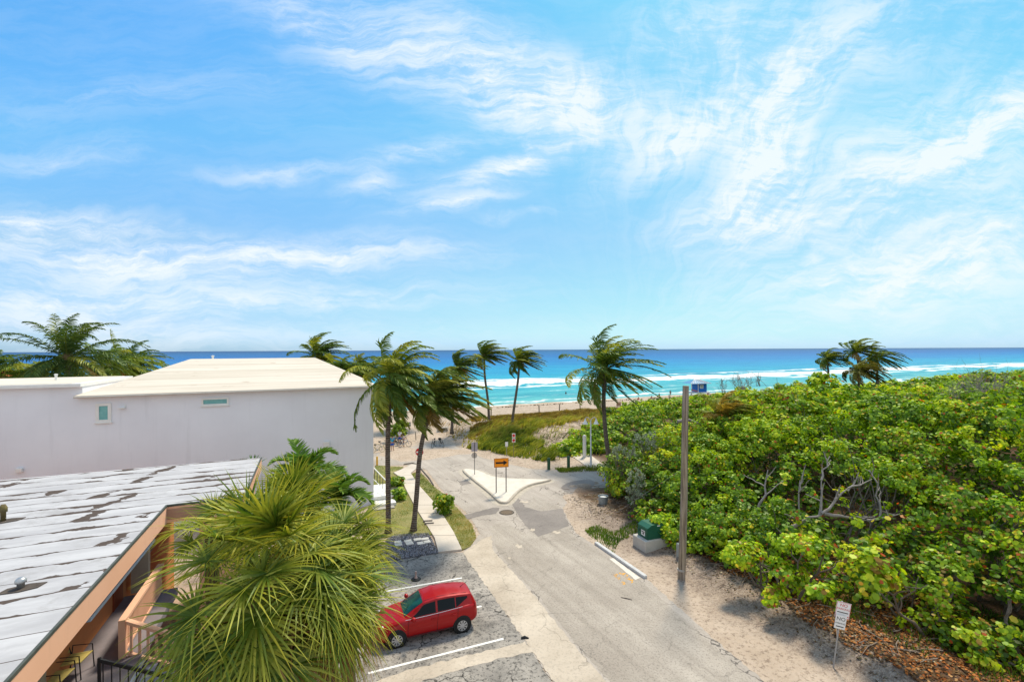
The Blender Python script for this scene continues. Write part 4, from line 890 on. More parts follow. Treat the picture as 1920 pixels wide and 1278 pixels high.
V1 = [(770, 889), (786, 884), (800, 898), (812, 912), (830, 925), (850, 945), (868, 965), (885, 985), (893, 1008), (882, 1024), (867, 1031), (851, 1000), (830, 966), (812, 941), (788, 914)]
V2 = [(704, 873), (757, 876), (737, 887), (744, 893), (754, 906), (760, 918), (774, 946), (789, 971), (804, 988), (812, 1003), (738, 1006), (700, 1010), (690, 960)]
turf = pm('dry_turf', (.13, .16, .035), (.32, .27, .12), 1.1, .95, bump=.3)
sheet('lawn', V1, .055, turf, thick=.06, jit=.05); sheet('lawn', V2, .055, turf, thick=.06, jit=.04)
lawn('verge_grass', V1, 26000, .16, LG, 'patchy grass on the verge between sidewalk and street')
lawn('yard_grass', V2, 30000, .16, LG, 'grass strip between the white building and the sidewalk')
RB_ = [(1096, 994), (1120, 985), (1150, 998), (1190, 985), (1200, 1000), (1160, 1015), (1150, 1040), (1118, 1018)]
lawn('roadside_weeds', RB_, 4200, .22, [(.04, .09, .012), (.07, .14, .016), (.12, .18, .02)], 'low green weeds on the sand in front of the green cabinet', .02, -.1)
lawn('roadside_tufts', [(1040, 878), (1135, 874), (1150, 868), (1180, 880), (1140, 882), (1050, 886)], 5000, .35, LG[:3], 'grass tufts at the far kerb by the lamp post', .02, -.2)
lawn('ferny_undergrowth', [(1470, 1100), (1560, 1155), (1650, 1200), (1760, 1262), (1800, 1290), (1940, 1300), (1930, 1180), (1700, 1110), (1560, 1080)], 9000, .26, [(.035, .085, .010), (.06, .13, .012), (.11, .17, .016)], 'low ferny green undergrowth among the fallen leaves', .022, .04)
# ---- litter under the thicket
def litter(name, n, ub, vb, cols, size, label, cond=None, zoff=.03, flat=.25):
    U = rng.uniform(*ub, n); V = rng.uniform(*vb, n)
    if cond is not None: k = cond(U, V); U, V = U[k], V[k]
    n = len(U); P = np.stack([U*CU-V*SU, U*SU+V*CU, gz(U, V)+zoff*rng.random(n)], 1)
    nn = norm(rng.normal(0, flat, (n, 3))+np.array([0, 0, 1])); a = norm(np.cross(nn, rng.normal(0, 1, (n, 3)))); b = np.cross(nn, a); r = size*rng.uniform(.5, 1.3, n)
    ang = np.arange(6)*np.pi/3; Vv = P[:, None]+(a[:, None]*np.cos(ang)[None, :, None]+b[:, None]*.75*np.sin(ang)[None, :, None])*r[:, None, None]
    Vv[:, 3:5, 2] += (r*.35)[:, None]
    c = np.array(cols)[rng.integers(0, len(cols), n)]*rng.uniform(.6, 1.25, (n, 1))
    return tag(np_mesh(name, Vv.reshape(-1, 3), n, 6, c, M_silver), label, None, None, 'stuff')
litter('leaf_litter', 34000, (17.6, 26), (4, 24), [(.36, .10, .025), (.46, .16, .045), (.16, .06, .025), (.38, .20, .09), (.10, .045, .025), (.07, .035, .02)], .06, 'fallen brown and orange leaves under the sea grapes', lambda U, V: U+fbm(U, V, 3, 6)*2.5 > 18.3+.05*V)
litter('twig_litter', 16000, (17.0, 26), (9, 31), [(.20, .14, .10), (.10, .07, .05), (.34, .27, .21), (.16, .09, .05)], .05, 'dry leaf crumbs and twigs scattered on the roadside sand', lambda U, V: U+fbm(U, V, 3, 6)*2+rng.normal(0, .7, len(U)) > 18.6)
mb = MB()
for i in range(520):
    U, V = (rng.uniform(18.2, 25), rng.uniform(9, 33)) if i < 300 else (rng.uniform(24, 42), rng.uniform(44.5, 57))
    if i >= 300:
        x_, y_ = project(np.array([U*CU-V*SU, U*SU+V*CU, 0.3]))
        if not (1000 < x_ < 1130 and 795 < y_ < 880): continue
    p = np.array(uv(U, V, float(gz(U, V))+.04)); a = rng.uniform(0, 6.28); L = rng.uniform(.3, 1.5 if i < 300 else 2.6)
    q = p+np.array([math.cos(a)*L, math.sin(a)*L*.6, rng.uniform(0, .1)]); m_ = (p+q)/2+np.array([rng.normal(0, .1), rng.normal(0, .1), .05])
    for z_ in (p, q, m_): z_[2] = float(gz(*to_uv(z_)))+.05+rng.uniform(0, .06)
    k_ = .6 if i < 300 else 1.0; mb.tube([p, m_, q], [.032*k_, .026*k_, .012*k_], 5, False)
tag(mb.build('dead_twigs', pm('dry_twig', (.17, .12, .09), (.33, .27, .22), 3, .95)), 'dead roots and twigs strewn over the sand', None, None, 'stuff')
# seaweed along the tide line
litter('seaweed', 3800, (-60, 95), (91, 95), [(.05, .035, .02), (.09, .06, .03), (.03, .02, .015)], .16, 'dark line of seaweed washed up on the beach', lambda U, V: (np.abs(V-93.2-fbm(U, U*0, 14, 3)*2.0) < .30+.35*rng.random(len(U))) & (fbm(U, U*0+5, 9, 8) > -.16), .12, .5)
# gravel bed and stepping stones
GB = [(740, 1003), (803, 1000), (822, 1037), (745, 1049), (722, 1040), (724, 1012)]
sheet('gravel_bed', GB, .03, pm('dark_gravel_base', (.10, .10, .12), (.05, .05, .06), 12, .95, bump=.6), thick=.05, jit=.04)
PB = [to_uv(G(x, y)) for x, y in GB]; us = [p[0] for p in PB]; vs = [p[1] for p in PB]
U = rng.uniform(min(us), max(us), 16000); V = rng.uniform(min(vs), max(vs), 16000); k = inpoly(U, V, PB); U, V = U[k], V[k]; n = len(U)
P = np.stack([U*CU-V*SU, U*SU+V*CU, np.full(n, .035)+.03*rng.random(n)], 1); nn = norm(rng.normal(0, .7, (n, 3))+np.array([0, 0, 1])); a = norm(np.cross(nn, rng.normal(0, 1, (n, 3)))); b = np.cross(nn, a)
ang = np.arange(5)*2*np.pi/5; r = rng.uniform(.02, .05, n); Vv = P[:, None]+(a[:, None]*np.cos(ang)[None, :, None]+b[:, None]*np.sin(ang)[None, :, None]*.8)*r[:, None, None]
tag(np_mesh('gravel', Vv.reshape(-1, 3), n, 5, np.array((.25, .25, .32))*rng.uniform(.2, 1.9, (n, 1)), M_silver), 'blue-grey gravel around the stepping stones', None, None, 'stuff')
M_stone = pm('pale_stepping_stone', (.78, .74, .66), (.6, .56, .5), 5, .85, bump=.2)
for (px, py, w, d, lab) in [(746, 1018, .42, .34, 'stepping stone at the left end of the gravel, the upper of two'), (747, 1023, .42, .30, 'stepping stone at the left end of the gravel, the lower of two'),
                            (765, 1016, .44, .34, 'upper stone of the pair in the middle of the gravel'), (768, 1020.5, .44, .34, 'lower stone of the pair in the middle of the gravel'),
                            (783, 1013, .46, .34, 'slab at the upper left of the four near the sidewalk'), (789, 1020, .42, .36, 'slab at the lower left of the four near the sidewalk'),
                            (797, 1012, .44, .32, 'slab at the upper right of the four near the sidewalk'), (800, 1017.5, .44, .36, 'slab at the lower right of the four near the sidewalk')]:
    p = G(px, py); mb = MB(); mb.bbox((0, 0, 0), (w, d, .08), .015); o = mb.build('stepping_stone', M_stone); o.location = (p.x, p.y, .06); o.rotation_euler = (0, 0, TH+rng.uniform(-.06, .06))
    tag(o, lab, 'stepping stone', 'stepping stones in the gravel')
# ------------------------------------------------------------------ buildings (local axes: x along the shore, y towards the sea)
def stucco(name, c, c2, rough=.85):
    t = NT(name); p = t.pos()
    col = t.mix(t.ramp(t.noise(p, .35, 6, .6), [(.3, 0.0), (.7, 1.0)]), c, c2)
    stv = t.noise(t.scalev(p, (1.6, 1.6, .12)), 1.0, 6, .7)
    col = t.mix(t.math('MULTIPLY', t.mrange(stv, .52, .75), .30), col, tuple(x*.72 for x in c))
    return t.pbr(col, rough, 0, .2, t.bump(t.noise(p, 45, 4, .7), .25, .01))
M_white = stucco('lilac_white_stucco', (.785, .795, .84), (.725, .73, .775))
M_trim = pm('white_trim', (.80, .79, .76), (.72, .71, .68), 3, .6)
M_roofw = None
t = NT('weathered_white_roof'); p_ = t.pos(True)
bands = t.noise(t.scalev(p_, (.10, 2.2, 2.2)), 1.0, 6, .7)
c_ = t.mix(t.mrange(bands, .35, .65), (.60, .53, .44), (.72, .64, .55))
seam = t.n('ShaderNodeTexWave', wave_type='BANDS', bands_direction='Y', i_Vector=p_, i_Scale=.33, i_Distortion=.15, i_Detail=2).outputs['Fac']
c_ = t.mix(t.math('MULTIPLY', t.mrange(seam, .93, .995), .35), c_, (.45, .38, .30))
mk = t.math('MULTIPLY', t.mrange(t.noise(t.scalev(p_, (.7, 3.5, 3.5)), 1.0, 6, .75), .60, .68), .65)
c_ = t.mix(mk, c_, (.42, .33, .25))
M_roofw = t.pbr(c_, .85, 0, .2, t.bump(bands, .3, .05))
M_frost = pm('frosted_teal_glass', (.12, .36, .36), (.20, .46, .44), 4, .25, spec=.5)
WV = 35.7
wb = empty('white_building', uv(0, WV), TH, 'white two storey stucco building with pale hipped roof, ocean behind', 'building')
def L(px, py, V=WV): # pixel on the wall -> local x, z
    p = onV(px, py, V); return to_uv(p)[0], p.z
xR = L(700, 800)[0]; EAVE = 8.85; xL = -12.3; xF = -52
mb = MB()
mb.box(((xL+xR)/2, 4.3, EAVE/2), (xR-xL, 8.6, EAVE)); mb.build('wall', M_white, wb)
mb = MB(); mb.box(((xF+xL)/2, 4.3, 4.72), (xL-xF, 8.6, 9.44)); mb.build('wing_wall', M_white, wb)
mb = MB(); mb.box(((xF+xL)/2, 4.1, 9.53), (xL-xF+.1, 9.0, .19)); pr = mb.build('parapet', M_trim, wb)
mb = MB(); mb.box(((xF+xL)/2-.2, 4.2, 9.63), (xL-xF-.5, 8.6, .05)); mb.build('flat_roof', M_roofw, wb)
e0, e1, f0, f1 = xL-.25, xR+.3, -.45, 9.05; rz = 10.95; rx0, rx1, ry = -7.7, xR-3.9, 4.3
mb = MB()
vs = [(e0, f0, EAVE+.06), (e1, f0, EAVE+.06), (e1, f1, EAVE+.06), (e0, f1, EAVE+.06), (rx0, ry, rz), (rx1, ry, rz)]
vs += [(x, y, z-.14) for x, y, z in vs[:4]]
mb.add(vs, [(0, 1, 5, 4), (1, 2, 5), (2, 3, 4, 5), (3, 0, 4), (0, 6, 7, 1), (1, 7, 8, 2), (2, 8, 9, 3), (3, 9, 6, 0), (9, 8, 7, 6)])
rf = mb.build('roof', M_roofw, wb)
mb = MB(); mb.tube([(e0, f0-.02, EAVE-.02), (e1, f0-.02, EAVE-.02)], .055, 6); mb.build('drip_edge', pm('weathered_drip_edge', (.62, .58, .52), (.5, .46, .41), 2), wb)
# roof pipe and vent
for (px, py, V, h) in ((399, 676, 40.4, .28), (105, 703, 39.5, .35)):
    p = onV(px, py, V); u_, v_ = to_uv(p); mb = MB(); mb.lathe([(.07, 0), (.07, h), (.10, h), (.10, h+.06), (.02, h+.08)], 10, (u_, V-WV, (rz-.12 if u_ > xL else 9.65))); mb.build('roof_pipe', M_trim, rf)
def window(x0, y0, x1, y1, fw):
    a, za = L(x0, y1); b, zb = L(x1, y0); w, h = b-a, zb-za; cx, cz = (a+b)/2, (za+zb)/2
    fr = MB()
    for c, d in (((cx, -.03, zb-fw/2), (w, .09, fw)), ((cx, -.03, za+fw/2), (w, .09, fw)), ((a+fw/2, -.03, cz), (fw, .088, h-2*fw)), ((b-fw/2, -.03, cz), (fw, .088, h-2*fw))): fr.box(c, d)
    o = fr.build('window', M_trim, wb)
    MB().box((cx, -.012, cz), (w-2*fw, .02, h-2*fw)).build('pane', M_frost, o)
    MB().box((cx, -.06, za-.03), (w+.1, .12, .06)).build('sill', M_trim, o)
window(180, 755, 209, 792, .16); window(378, 744.5, 429, 760.5, .10)
def wallbox(px, py, w, h, name):
    x, z = L(px, py); mb = MB(); mb.bbox((0, 0, 0), (w, .2, h), .03); o = mb.build(name, M_trim, wb); o.location = (x, -.1, z); return o
wallbox(612, 832, .42, .40, 'vent_cover'); wallbox(38, 880, .30, .22, 'vent_cover')
x, z = L(230, 762.5); mb = MB(); mb.box((x, -.14, z-.06), (.32, .28, .05)); mb.box((x+.12, -.02, z+.03), (.06, .05, .20)); mb.build('wall_lamp', M_trim, wb)
# porch with sloping railing beyond the corner
p0 = G(717, 941); pu, pv = to_uv(p0)
mb = MB(); mb.box((xR+.75, 1.8, .28), (1.5, 3.2, .56)); mb.box((xR+.70, -.35, .14), (1.6, 1.0, .28)); po = mb.build('porch', M_trim, wb)
MB().box((xR+.55, -1.0, .06), (1.5, .9, .14)).build('porch_step', pm('grey_deck', (.40, .37, .34), (.32, .3, .27), 3), po)
mb = MB(); ra = Vector((xR+.12, 5.4, 2.15)); rb_ = Vector((xR+1.15, .3, 1.42))
mb.tube([ra, rb_], .045, 6); mb.tube([ra-Vector((0, 0, 1.0)), rb_-Vector((0, 0, .85))], .03, 6)
pr_ = mb.build('porch_railing', M_trim, wb)
M_dkrail = pm('dark_rail_metal', (.03, .03, .03), (.05, .05, .05), 4, .5)
for i in range(9):
    q = ra.lerp(rb_, i/8); MB().tube([q, q-Vector((0, 0, .95))], .028, 5).build('baluster', M_dkrail, pr_)
# ------------------------------------------------------------------ terracotta house at the far left
p = atY(-20, 722, 46); u_, v_ = to_uv(p)
th_ = empty('terracotta_house', uv(u_, v_), TH, 'house with sloping terracotta tile roof at the left photo edge', 'house')
MB().box((-5, 4, 4.2), (12, 8, 8.4)).build('wall', pm('cream_wall', (.6, .52, .42), rough=.9), th_)
t = NT('terracotta_tiles'); w_ = t.n('ShaderNodeTexWave', wave_type='BANDS', bands_direction='X', i_Vector=t.pos(True), i_Scale=2.0).outputs['Fac']
MT = t.pbr(t.mix(w_, (.50, .16, .05), (.30, .09, .03)), .85, 0, .2, t.bump(w_, .8, .08))
MB().add([(-11.6, -.6, 8.3), (2.4, -.6, 8.3), (2.4, 8.6, 8.3), (-11.6, 8.6, 8.3), (-8, 4, 9.9), (-1.6, 4, 9.9)], [(0, 1, 5, 4), (1, 2, 5), (2, 3, 4, 5), (3, 0, 4), (3, 2, 1, 0)]).build('roof', MT, th_)
# ------------------------------------------------------------------ peach motel
HR = 6.0
def Q(px, py): return to_uv(G(px, py, HR))
c1 = Q(312, 945.5); c2 = Q(459, 931); c3 = Q(487, 857.5)
E = c1[0]; E2 = (c2[0]+c3[0])/2; Vj = (c1[1]+c2[1])/2; Vb = c3[1]
mo = empty('peach_motel', uv(0, 0), TH, 'peach motel with torn white flat roof and upstairs balcony', 'building')
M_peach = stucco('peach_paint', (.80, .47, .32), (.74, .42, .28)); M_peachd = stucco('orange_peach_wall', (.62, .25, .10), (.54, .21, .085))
V0 = 5.0
t = NT('torn_roll_roofing'); p_ = t.pos(True); s_ = t.n('ShaderNodeSeparateXYZ', i_Vector=p_); Ux, Vy = s_.outputs[0], s_.outputs[1]
base = t.mix(t.mrange(t.noise(t.scalev(p_, (.35, 1.2, 1)), 1.0, 6, .65), .35, .65), (.38, .37, .385), (.50, .49, .505))
base = t.mix(t.math('MULTIPLY', t.mrange(t.noise(p_, .8, 8, .78), .50, .66), .6), base, (.30, .285, .285))
torn = t.mix(t.noise(p_, 9, 5, .7), (.045, .033, .028), (.13, .10, .085))
Vw = t.math('ADD', Vy, t.math('MULTIPLY', t.math('SUBTRACT', t.noise(t.scalev(p_, (.5, .5, 1)), 1.0, 4), .5), .22))
sp = .93
fr_ = t.math('FRACT', t.math('DIVIDE', Vw, sp)); row = t.math('FLOOR', t.math('DIVIDE', Vw, sp))
dseam = t.math('MULTIPLY', t.math('MINIMUM', fr_, t.math('SUBTRACT', 1.0, fr_)), sp)
rv = t.n('ShaderNodeCombineXYZ', i_X=t.math('MULTIPLY', Ux, .42), i_Y=t.math('MULTIPLY', row, 7.3)).outputs[0]
open_ = t.mrange(t.noise(rv, 1.0, 5, .6), .45, .66)
wid = t.math('ADD', .013, t.math('MULTIPLY', t.math('POWER', open_, 1.5), .26))
m1 = t.mrange(t.math('SUBTRACT', dseam, wid), .008, -.008)
# end laps: each strip is cut once or twice across, at its own place
lapx = t.math('ADD', t.math('ADD', Ux, t.math('MULTIPLY', fr_, -.35)), t.math('MULTIPLY', t.n('ShaderNodeTexWhiteNoise', noise_dimensions='1D', i_W=row).outputs['Value'], 5.2))
lf = t.math('FRACT', t.math('DIVIDE', lapx, 5.2)); ld = t.math('MULTIPLY', t.math('MINIMUM', lf, t.math('SUBTRACT', 1.0, lf)), 5.2)
lw = t.math('ADD', -.015, t.math('MULTIPLY', t.mrange(t.noise(t.scalev(p_, (1.1, 1.4, 1)), 1.0, 4), .40, .57), .30))
m2 = t.mrange(t.math('SUBTRACT', ld, lw), .008, -.008)
m3 = t.math('MULTIPLY', t.mrange(t.noise(t.scalev(p_, (2.2, 4.5, 1)), 1.0, 5, .7), .70, .715), 1.0)
mm = t.math('MAXIMUM', t.math('MAXIMUM', m1, m2), m3)
rc = t.mix(mm, base, torn)
M_torn = t.pbr(rc, t.mix(mm, (.75,)*3, (.95,)*3), 0, .2, t.bump(t.math('SUBTRACT', 1.0, mm), .6, .02))
outl = [(-45, V0), (E, V0), (E, Vj), (E2, Vj), (E2, Vb), (-45, Vb)]
mb = MB(); mb.prism(outl, HR-.12, HR); roof = mb.build('roof', M_torn, mo)
# dark metal drip edge and peach fascia follow the eave
def run(name, path, off, z0, z1, thick, mat, parent):
    mb = MB()
    for k, (a, b) in enumerate(zip(path[:-1], path[1:])):
        a, b = Vector(a), Vector(b); d = (b-a).normalized(); n = Vector((d.y, -d.x)); e = thick if k else 0
        A, B = a+n*off, b+n*off
        p = [A, B, B+n*thick, A+n*thick]
        mb.prism([(q.x, q.y) for q in p], z0+.001*k, z1+.001*k)
    return mb.build(name, mat, parent)
eave = [(E, V0), (E, Vj), (E2, Vj), (E2, Vb)]
M_drip = pm('dark_drip_metal', (.05, .06, .05), (.10, .105, .09), 3, .6)
run('drip_edge', eave, .0, HR-.05, HR+.02, .055, M_drip, roof)
run('fascia', eave, -.03, HR-.62, HR-.062, .07, M_peach, mo)
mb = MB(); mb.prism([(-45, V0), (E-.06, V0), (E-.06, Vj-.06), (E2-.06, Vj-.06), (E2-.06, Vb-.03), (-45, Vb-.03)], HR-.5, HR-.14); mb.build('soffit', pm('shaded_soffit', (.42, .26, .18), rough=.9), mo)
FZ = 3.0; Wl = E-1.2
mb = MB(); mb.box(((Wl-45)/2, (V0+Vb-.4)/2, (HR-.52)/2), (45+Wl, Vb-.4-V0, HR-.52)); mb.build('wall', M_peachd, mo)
mb = MB(); mb.box((E2-.9+.0, (Vj+Vb)/2+.25, (HR-.5)/2-.005), (1.3, Vb-Vj-.9, HR-.53)); mb.build('end_wall', M_peach, mo)
MB().box(((Wl+E+.35)/2-.3, (V0+Vj)/2, FZ-.12), (E+.35-Wl+.6, Vj-V0, .24)).build('balcony_floor', pm('grey_violet_deck', (.23, .205, .225), (.17, .15, .165), 1.3, .75, bump=.1), mo)
# doors, curtained window and posts on the balcony wall
def onwall(px, py, zz=None): p = onU(px, py, Wl); return to_uv(p)[1]
def wallpanel(name, v0, v1, z0, z1, mat, t_=.06, parent=None):
    return MB().box((Wl+t_/2-.02, (v0+v1)/2, (z0+z1)/2), (t_, v1-v0, z1-z0)).build(name, mat, parent or mo)
M_door = pm('brick_red_door', (.28, .06, .02), (.22, .045, .016), 2, .5); M_ivory = pm('ivory_frame', (.55, .49, .40), (.45, .39, .31), 3, .7)
M_darkgl = pm('dark_window_glass', (.02, .02, .022), rough=.08, spec=.6); M_beige = pm('beige_wall_panel', (.42, .34, .24), (.36, .29, .2), 2, .85)
d1 = wallpanel('door', 19.15, 20.0, FZ, FZ+2.05, M_door, .05); MB().lathe([(.001, 0), (.04, .01), (.04, .06), (.001, .08)], 8, (Wl+.03, 19.28, FZ+1.0), 'x').build('handle', M_trim, d1)
d2 = wallpanel('door', 13.0, 13.85, FZ, FZ+2.05, M_door, .05); MB().lathe([(.001, 0), (.04, .01), (.04, .06), (.001, .08)], 8, (Wl+.03, 13.12, FZ+1.0), 'x').build('handle', M_trim, d2)
wn = wallpanel('window', 21.2, 23.6, FZ+.55, FZ+2.1, M_darkgl, .05)
mb = MB()
for v in (21.2, 22.4, 23.6): mb.box((Wl+.03, v, FZ+1.3), (.08, .10, 1.7))
for z_ in (FZ+.5, FZ+2.13): mb.box((Wl+.03, 22.4, z_), (.081, 2.5, .09))
mb.build('frame', M_ivory, wn)
MB().box((Wl+.40, 20.45, FZ+1.24), (.5, .22, 2.48)).build('partition', M_ivory, mo)
wallpanel('panel', 13.95, 14.9, FZ, FZ+2.4, M_beige, .04); wallpanel('panel', 11.0, 12.9, FZ, FZ+2.4, M_beige, .04)
MB().box((E-.26, 17.1, HR-1.02), (.12, 5.2, .10)).build('blue_rail', pm('pale_blue_tube', (.42, .55, .70), (.36, .48, .62), 2, .4), mo)  # pale blue rail hung just under the fascia
# peach wooden balustrade: along the balcony, with a flight of stairs at its near end
RV, RU = 16.2, E-.1
def balustrade(a, b, h, rail_w, name, mat, nb, brad):
    mb = MB(); a, b = Vector(a), Vector(b); d = b-a; up = Vector((0, 0, h)); n = Vector((-d.y, d.x, 0)).normalized()*rail_w/2
    for zz, hh, ww in ((h, .09, 1.0), (.14, .07, .55)):
        vs = []
        for p in (a, b):
            for sx, sz in ((-1, 0), (1, 0), (1, -1), (-1, -1)): vs.append(p+n*sx*ww+Vector((0, 0, zz+sz*hh)))
        mb.add(vs, [(3, 2, 1, 0), (4, 5, 6, 7), (0, 1, 5, 4), (1, 2, 6, 5), (2, 3, 7, 6), (3, 0, 4, 7)])
    o = mb.build(name, mat, mo)
    for i in range(nb):
        p = a.lerp(b, (i+.5)/nb); MB().box(p+Vector((0, 0, h/2+.02)), (brad, brad, h-.2)).build('baluster', mat, o)
    return o
balustrade((RU, RV+.12, FZ), (RU, Vj-.2, FZ), 1.03, .18, 'balcony_railing', M_peach, 34, .06)
balustrade((RU+.12, RV, FZ), (RU+2.6, RV, FZ-1.5), 1.03, .18, 'stair_railing', M_peach, 13, .06)
MB().box((RU+.02, RV+.02, FZ+.53), (.16, .16, 1.06)).build('newel_post', M_peach, mo)
balustrade((RU+.05, 14.5, FZ), (RU+2.7, 14.5, FZ-1.55), 1.0, .05, 'iron_stair_railing', pm('black_iron', (.015, .015, .017), rough=.5), 16, .022)
MB().box((RU+.06, 14.5, FZ+.5), (.06, .06, 1.02)).build('iron_post', MATS['black_iron'], mo)
st = empty('stairs'); st.parent = mo; mb = MB(); ed = MB()
for i in range(10):
    z_ = FZ-.17*(i+1); mb.box((RU+.45+.28*i, (14.5+RV)/2, z_-.04), (.29, RV-14.6, .08)); ed.box((RU+.585+.28*i, (14.5+RV)/2, z_+.002), (.04, RV-14.62, .02))
mb.build('treads', pm('pale_blue_tread', (.42, .44, .52), (.34, .36, .43), 3), st); ed.build('nosings', MATS['black_iron'], st)
# plumbing vents with patched flashing on the roof
def vent(px, py, h, r, mat, patch):
    u_, v_ = Q(px, py); o = MB().lathe([(r, 0), (r, h*.55), (r*1.5, h*.56), (r*1.5, h*.8), (r*.8, h)], 12, (u_, v_, HR)).build('roof_vent', mat, roof, True)
    P = [(u_+x*patch, v_+y*patch*.8) for x, y in ((-1.2, -.75), (.2, -.9), (1.15, -.5), (1.4, .55), (.3, .8), (-.9, .35))]
    MB().prism(P, HR+.004, HR+.022).build('flashing', pm('torn_flashing', (.055, .042, .036), (.11, .09, .075), 6, .95), o); return o
vent(39, 1103, .26, .07, pm('galvanised', (.5, .5, .5), (.36, .36, .37), 5, .4, metal=.6), .30); vent(6, 977, .55, .07, pm('stained_vent', (.22, .17, .05), (.06, .05, .04), 5, .8), .35)
# ------------------------------------------------------------------ two balcony chairs
M_yel = pm('pale_yellow_sling', (.62, .50, .16), (.52, .41, .12), 4, .7)
def chair(label, U, V, rz):
    root = empty('patio_chair', uv(U, V, FZ), TH+rz, label, 'chair', 'chairs on the motel balcony'); bk = MATS['black_iron']
    mb = MB()
    for s in (-.27, .27): mb.tube([(s, .28, 0), (s, .24, .62), (s, -.20, .64), (s, -.26, 0)], .014, 6)
    mb.tube([(-.27, .24, .42), (.27, .24, .42)], .013, 6); mb.tube([(-.27, -.22, .40), (.27, -.22, .40)], .013, 6); mb.build('frame', bk, root)
    mb = MB(); mb.tube([(-.25, -.22, .40), (-.25, -.36, .92), (.25, -.36, .92), (.25, -.22, .40)], .013, 6); mb.build('back_frame', bk, root)
    MB().add([(-.25, .26, .43), (.25, .26, .43), (.25, -.22, .40), (-.25, -.22, .40), (-.25, .26, .455), (.25, .26, .455), (.25, -.22, .425), (-.25, -.22, .425)], [(3, 2, 1, 0), (4, 5, 6, 7), (0, 1, 5, 4), (1, 2, 6, 5), (2, 3, 7, 6), (3, 0, 4, 7)]).build('seat', M_yel, root)
    m2 = MB(); m2.add([(-.24, -.25, .50), (.24, -.25, .50), (.24, -.35, .86), (-.24, -.35, .86), (-.24, -.27, .50), (.24, -.27, .50), (.24, -.37, .86), (-.24, -.37, .86)], [(0, 1, 2, 3), (7, 6, 5, 4), (0, 4, 5, 1), (1, 5, 6, 2), (2, 6, 7, 3), (3, 7, 4, 0)]); m2.build('backrest', M_yel, root); return root
pc = to_uv(G(150, 1262, FZ)); pd = to_uv(G(118, 1293, FZ))
chair('patio chair with yellow seat nearer the stair railing on the balcony', pc[0]-.1, pc[1], R(-100)); chair('patio chair with yellow seat cut by the bottom photo edge', pd[0]-.1, pd[1]-.1, R(-100))
# ------------------------------------------------------------------ street furniture
M_galv = pm('galvanised_post', (.42, .42, .42), (.33, .33, .34), 8, .45, metal=.5); M_dkpost = pm('dark_sign_post', (.09, .085, .085), (.14, .13, .12), 8, .6)
M_signw = pm('white_sign_face', (.80, .80, .79), (.72, .72, .71), 6, .5); M_red = pm('sign_red', (.62, .025, .02), rough=.5); M_blk = pm('sign_black', (.015, .015, .015), rough=.55)
M_orange = pm('sign_orange', (.95, .31, .012), (.90, .28, .011), 3, .5); M_backgrey = pm('sign_back', (.40, .37, .43), (.33, .31, .36), 5, .5, metal=.3)
t = NT('weathered_pole_wood'); p_ = t.pos(True); g_ = t.noise(t.scalev(p_, (14, 14, .5)), 1.0, 8, .7)
M_wood = t.pbr(t.mix(t.mrange(t.noise(t.scalev(p_, (1, 1, .25)), 1.0, 4), .4, .65), t.mix(t.mrange(g_, .35, .62), (.10, .075, .05), (.34, .28, .20)), t.mix(t.mrange(g_, .35, .62), (.13, .10, .085), (.40, .34, .29))), .92, 0, .1, t.bump(g_, .6, .02))
FONT = None
def text(s, size, loc, mat, parent, name='lettering', rot=(R(90), 0, 0)):
    c = bpy.data.curves.new(name, 'FONT'); c.body = s; c.size = size; c.align_x = 'CENTER'; c.align_y = 'CENTER'; c.extrude = .001
    c.materials.append(mat); o = bpy.data.objects.new(name, c); COL.objects.link(o); dg = bpy.context.evaluated_depsgraph_get(); me = bpy.data.meshes.new_from_object(o.evaluated_get(dg)); bpy.data.objects.remove(o)
    if not me.materials: me.materials.append(mat)
    o = link(name, me, None, parent); o.location = loc; o.rotation_euler = rot; return o
# orange arrow board (faces the camera side of the street)
a, b = G(932, 924, .16), G(948.5, 921, .16); mid = (a+b)/2; ang = math.atan2((b-a).y, (b-a).x)*.35
s = empty('arrow_sign', (mid.x, mid.y, .16), ang, 'orange road sign with black arrow on two posts, traffic island', 'road sign')
w = (b-a).length/2; Yd = mid.y
pT = atY(940, 858.5, Yd); pB = atY(940, 875.5, Yd); hz0, hz1 = pB.z-.16, pT.z-.16; HW = 27.5/FPX*Yd/2
for sx in (-1, 1):
    MB().box((sx*w-.02, .03, (hz1-.1)/2), (.075, .05, hz1-.1)).build('post', M_dkpost, s)
plate = MB().bbox((0, 0, 0), (HW*2, .02, hz1-hz0), .004).build('plate', M_orange, s); plate.location = (0, -.01, (hz0+hz1)/2)
ah = (hz1-hz0)/2; zc = (hz0+hz1)/2
MB().add([(x*HW, -.0225, zc+z*ah) for x, z in ((-.8, -.2), (.28, -.2), (.28, -.55), (.85, 0), (.28, .55), (.28, .2), (-.8, .2))], [(0, 1, 2, 3, 4, 5, 6)]).build('arrow', M_blk, plate).location = (0, .01, -zc)
mb = MB()
for c, d in (((0, -.0215, ah*.93), (HW*1.96, .002, .025)), ((0, -.0215, -ah*.93), (HW*1.96, .002, .025)), ((-HW*.96, -.0215, 0), (.025, .002, ah*1.80)), ((HW*.96, -.0215, 0), (.025, .002, ah*1.80))): mb.box((c[0], c[1]+.008, c[2]), d)
mb.build('border', M_blk, plate)
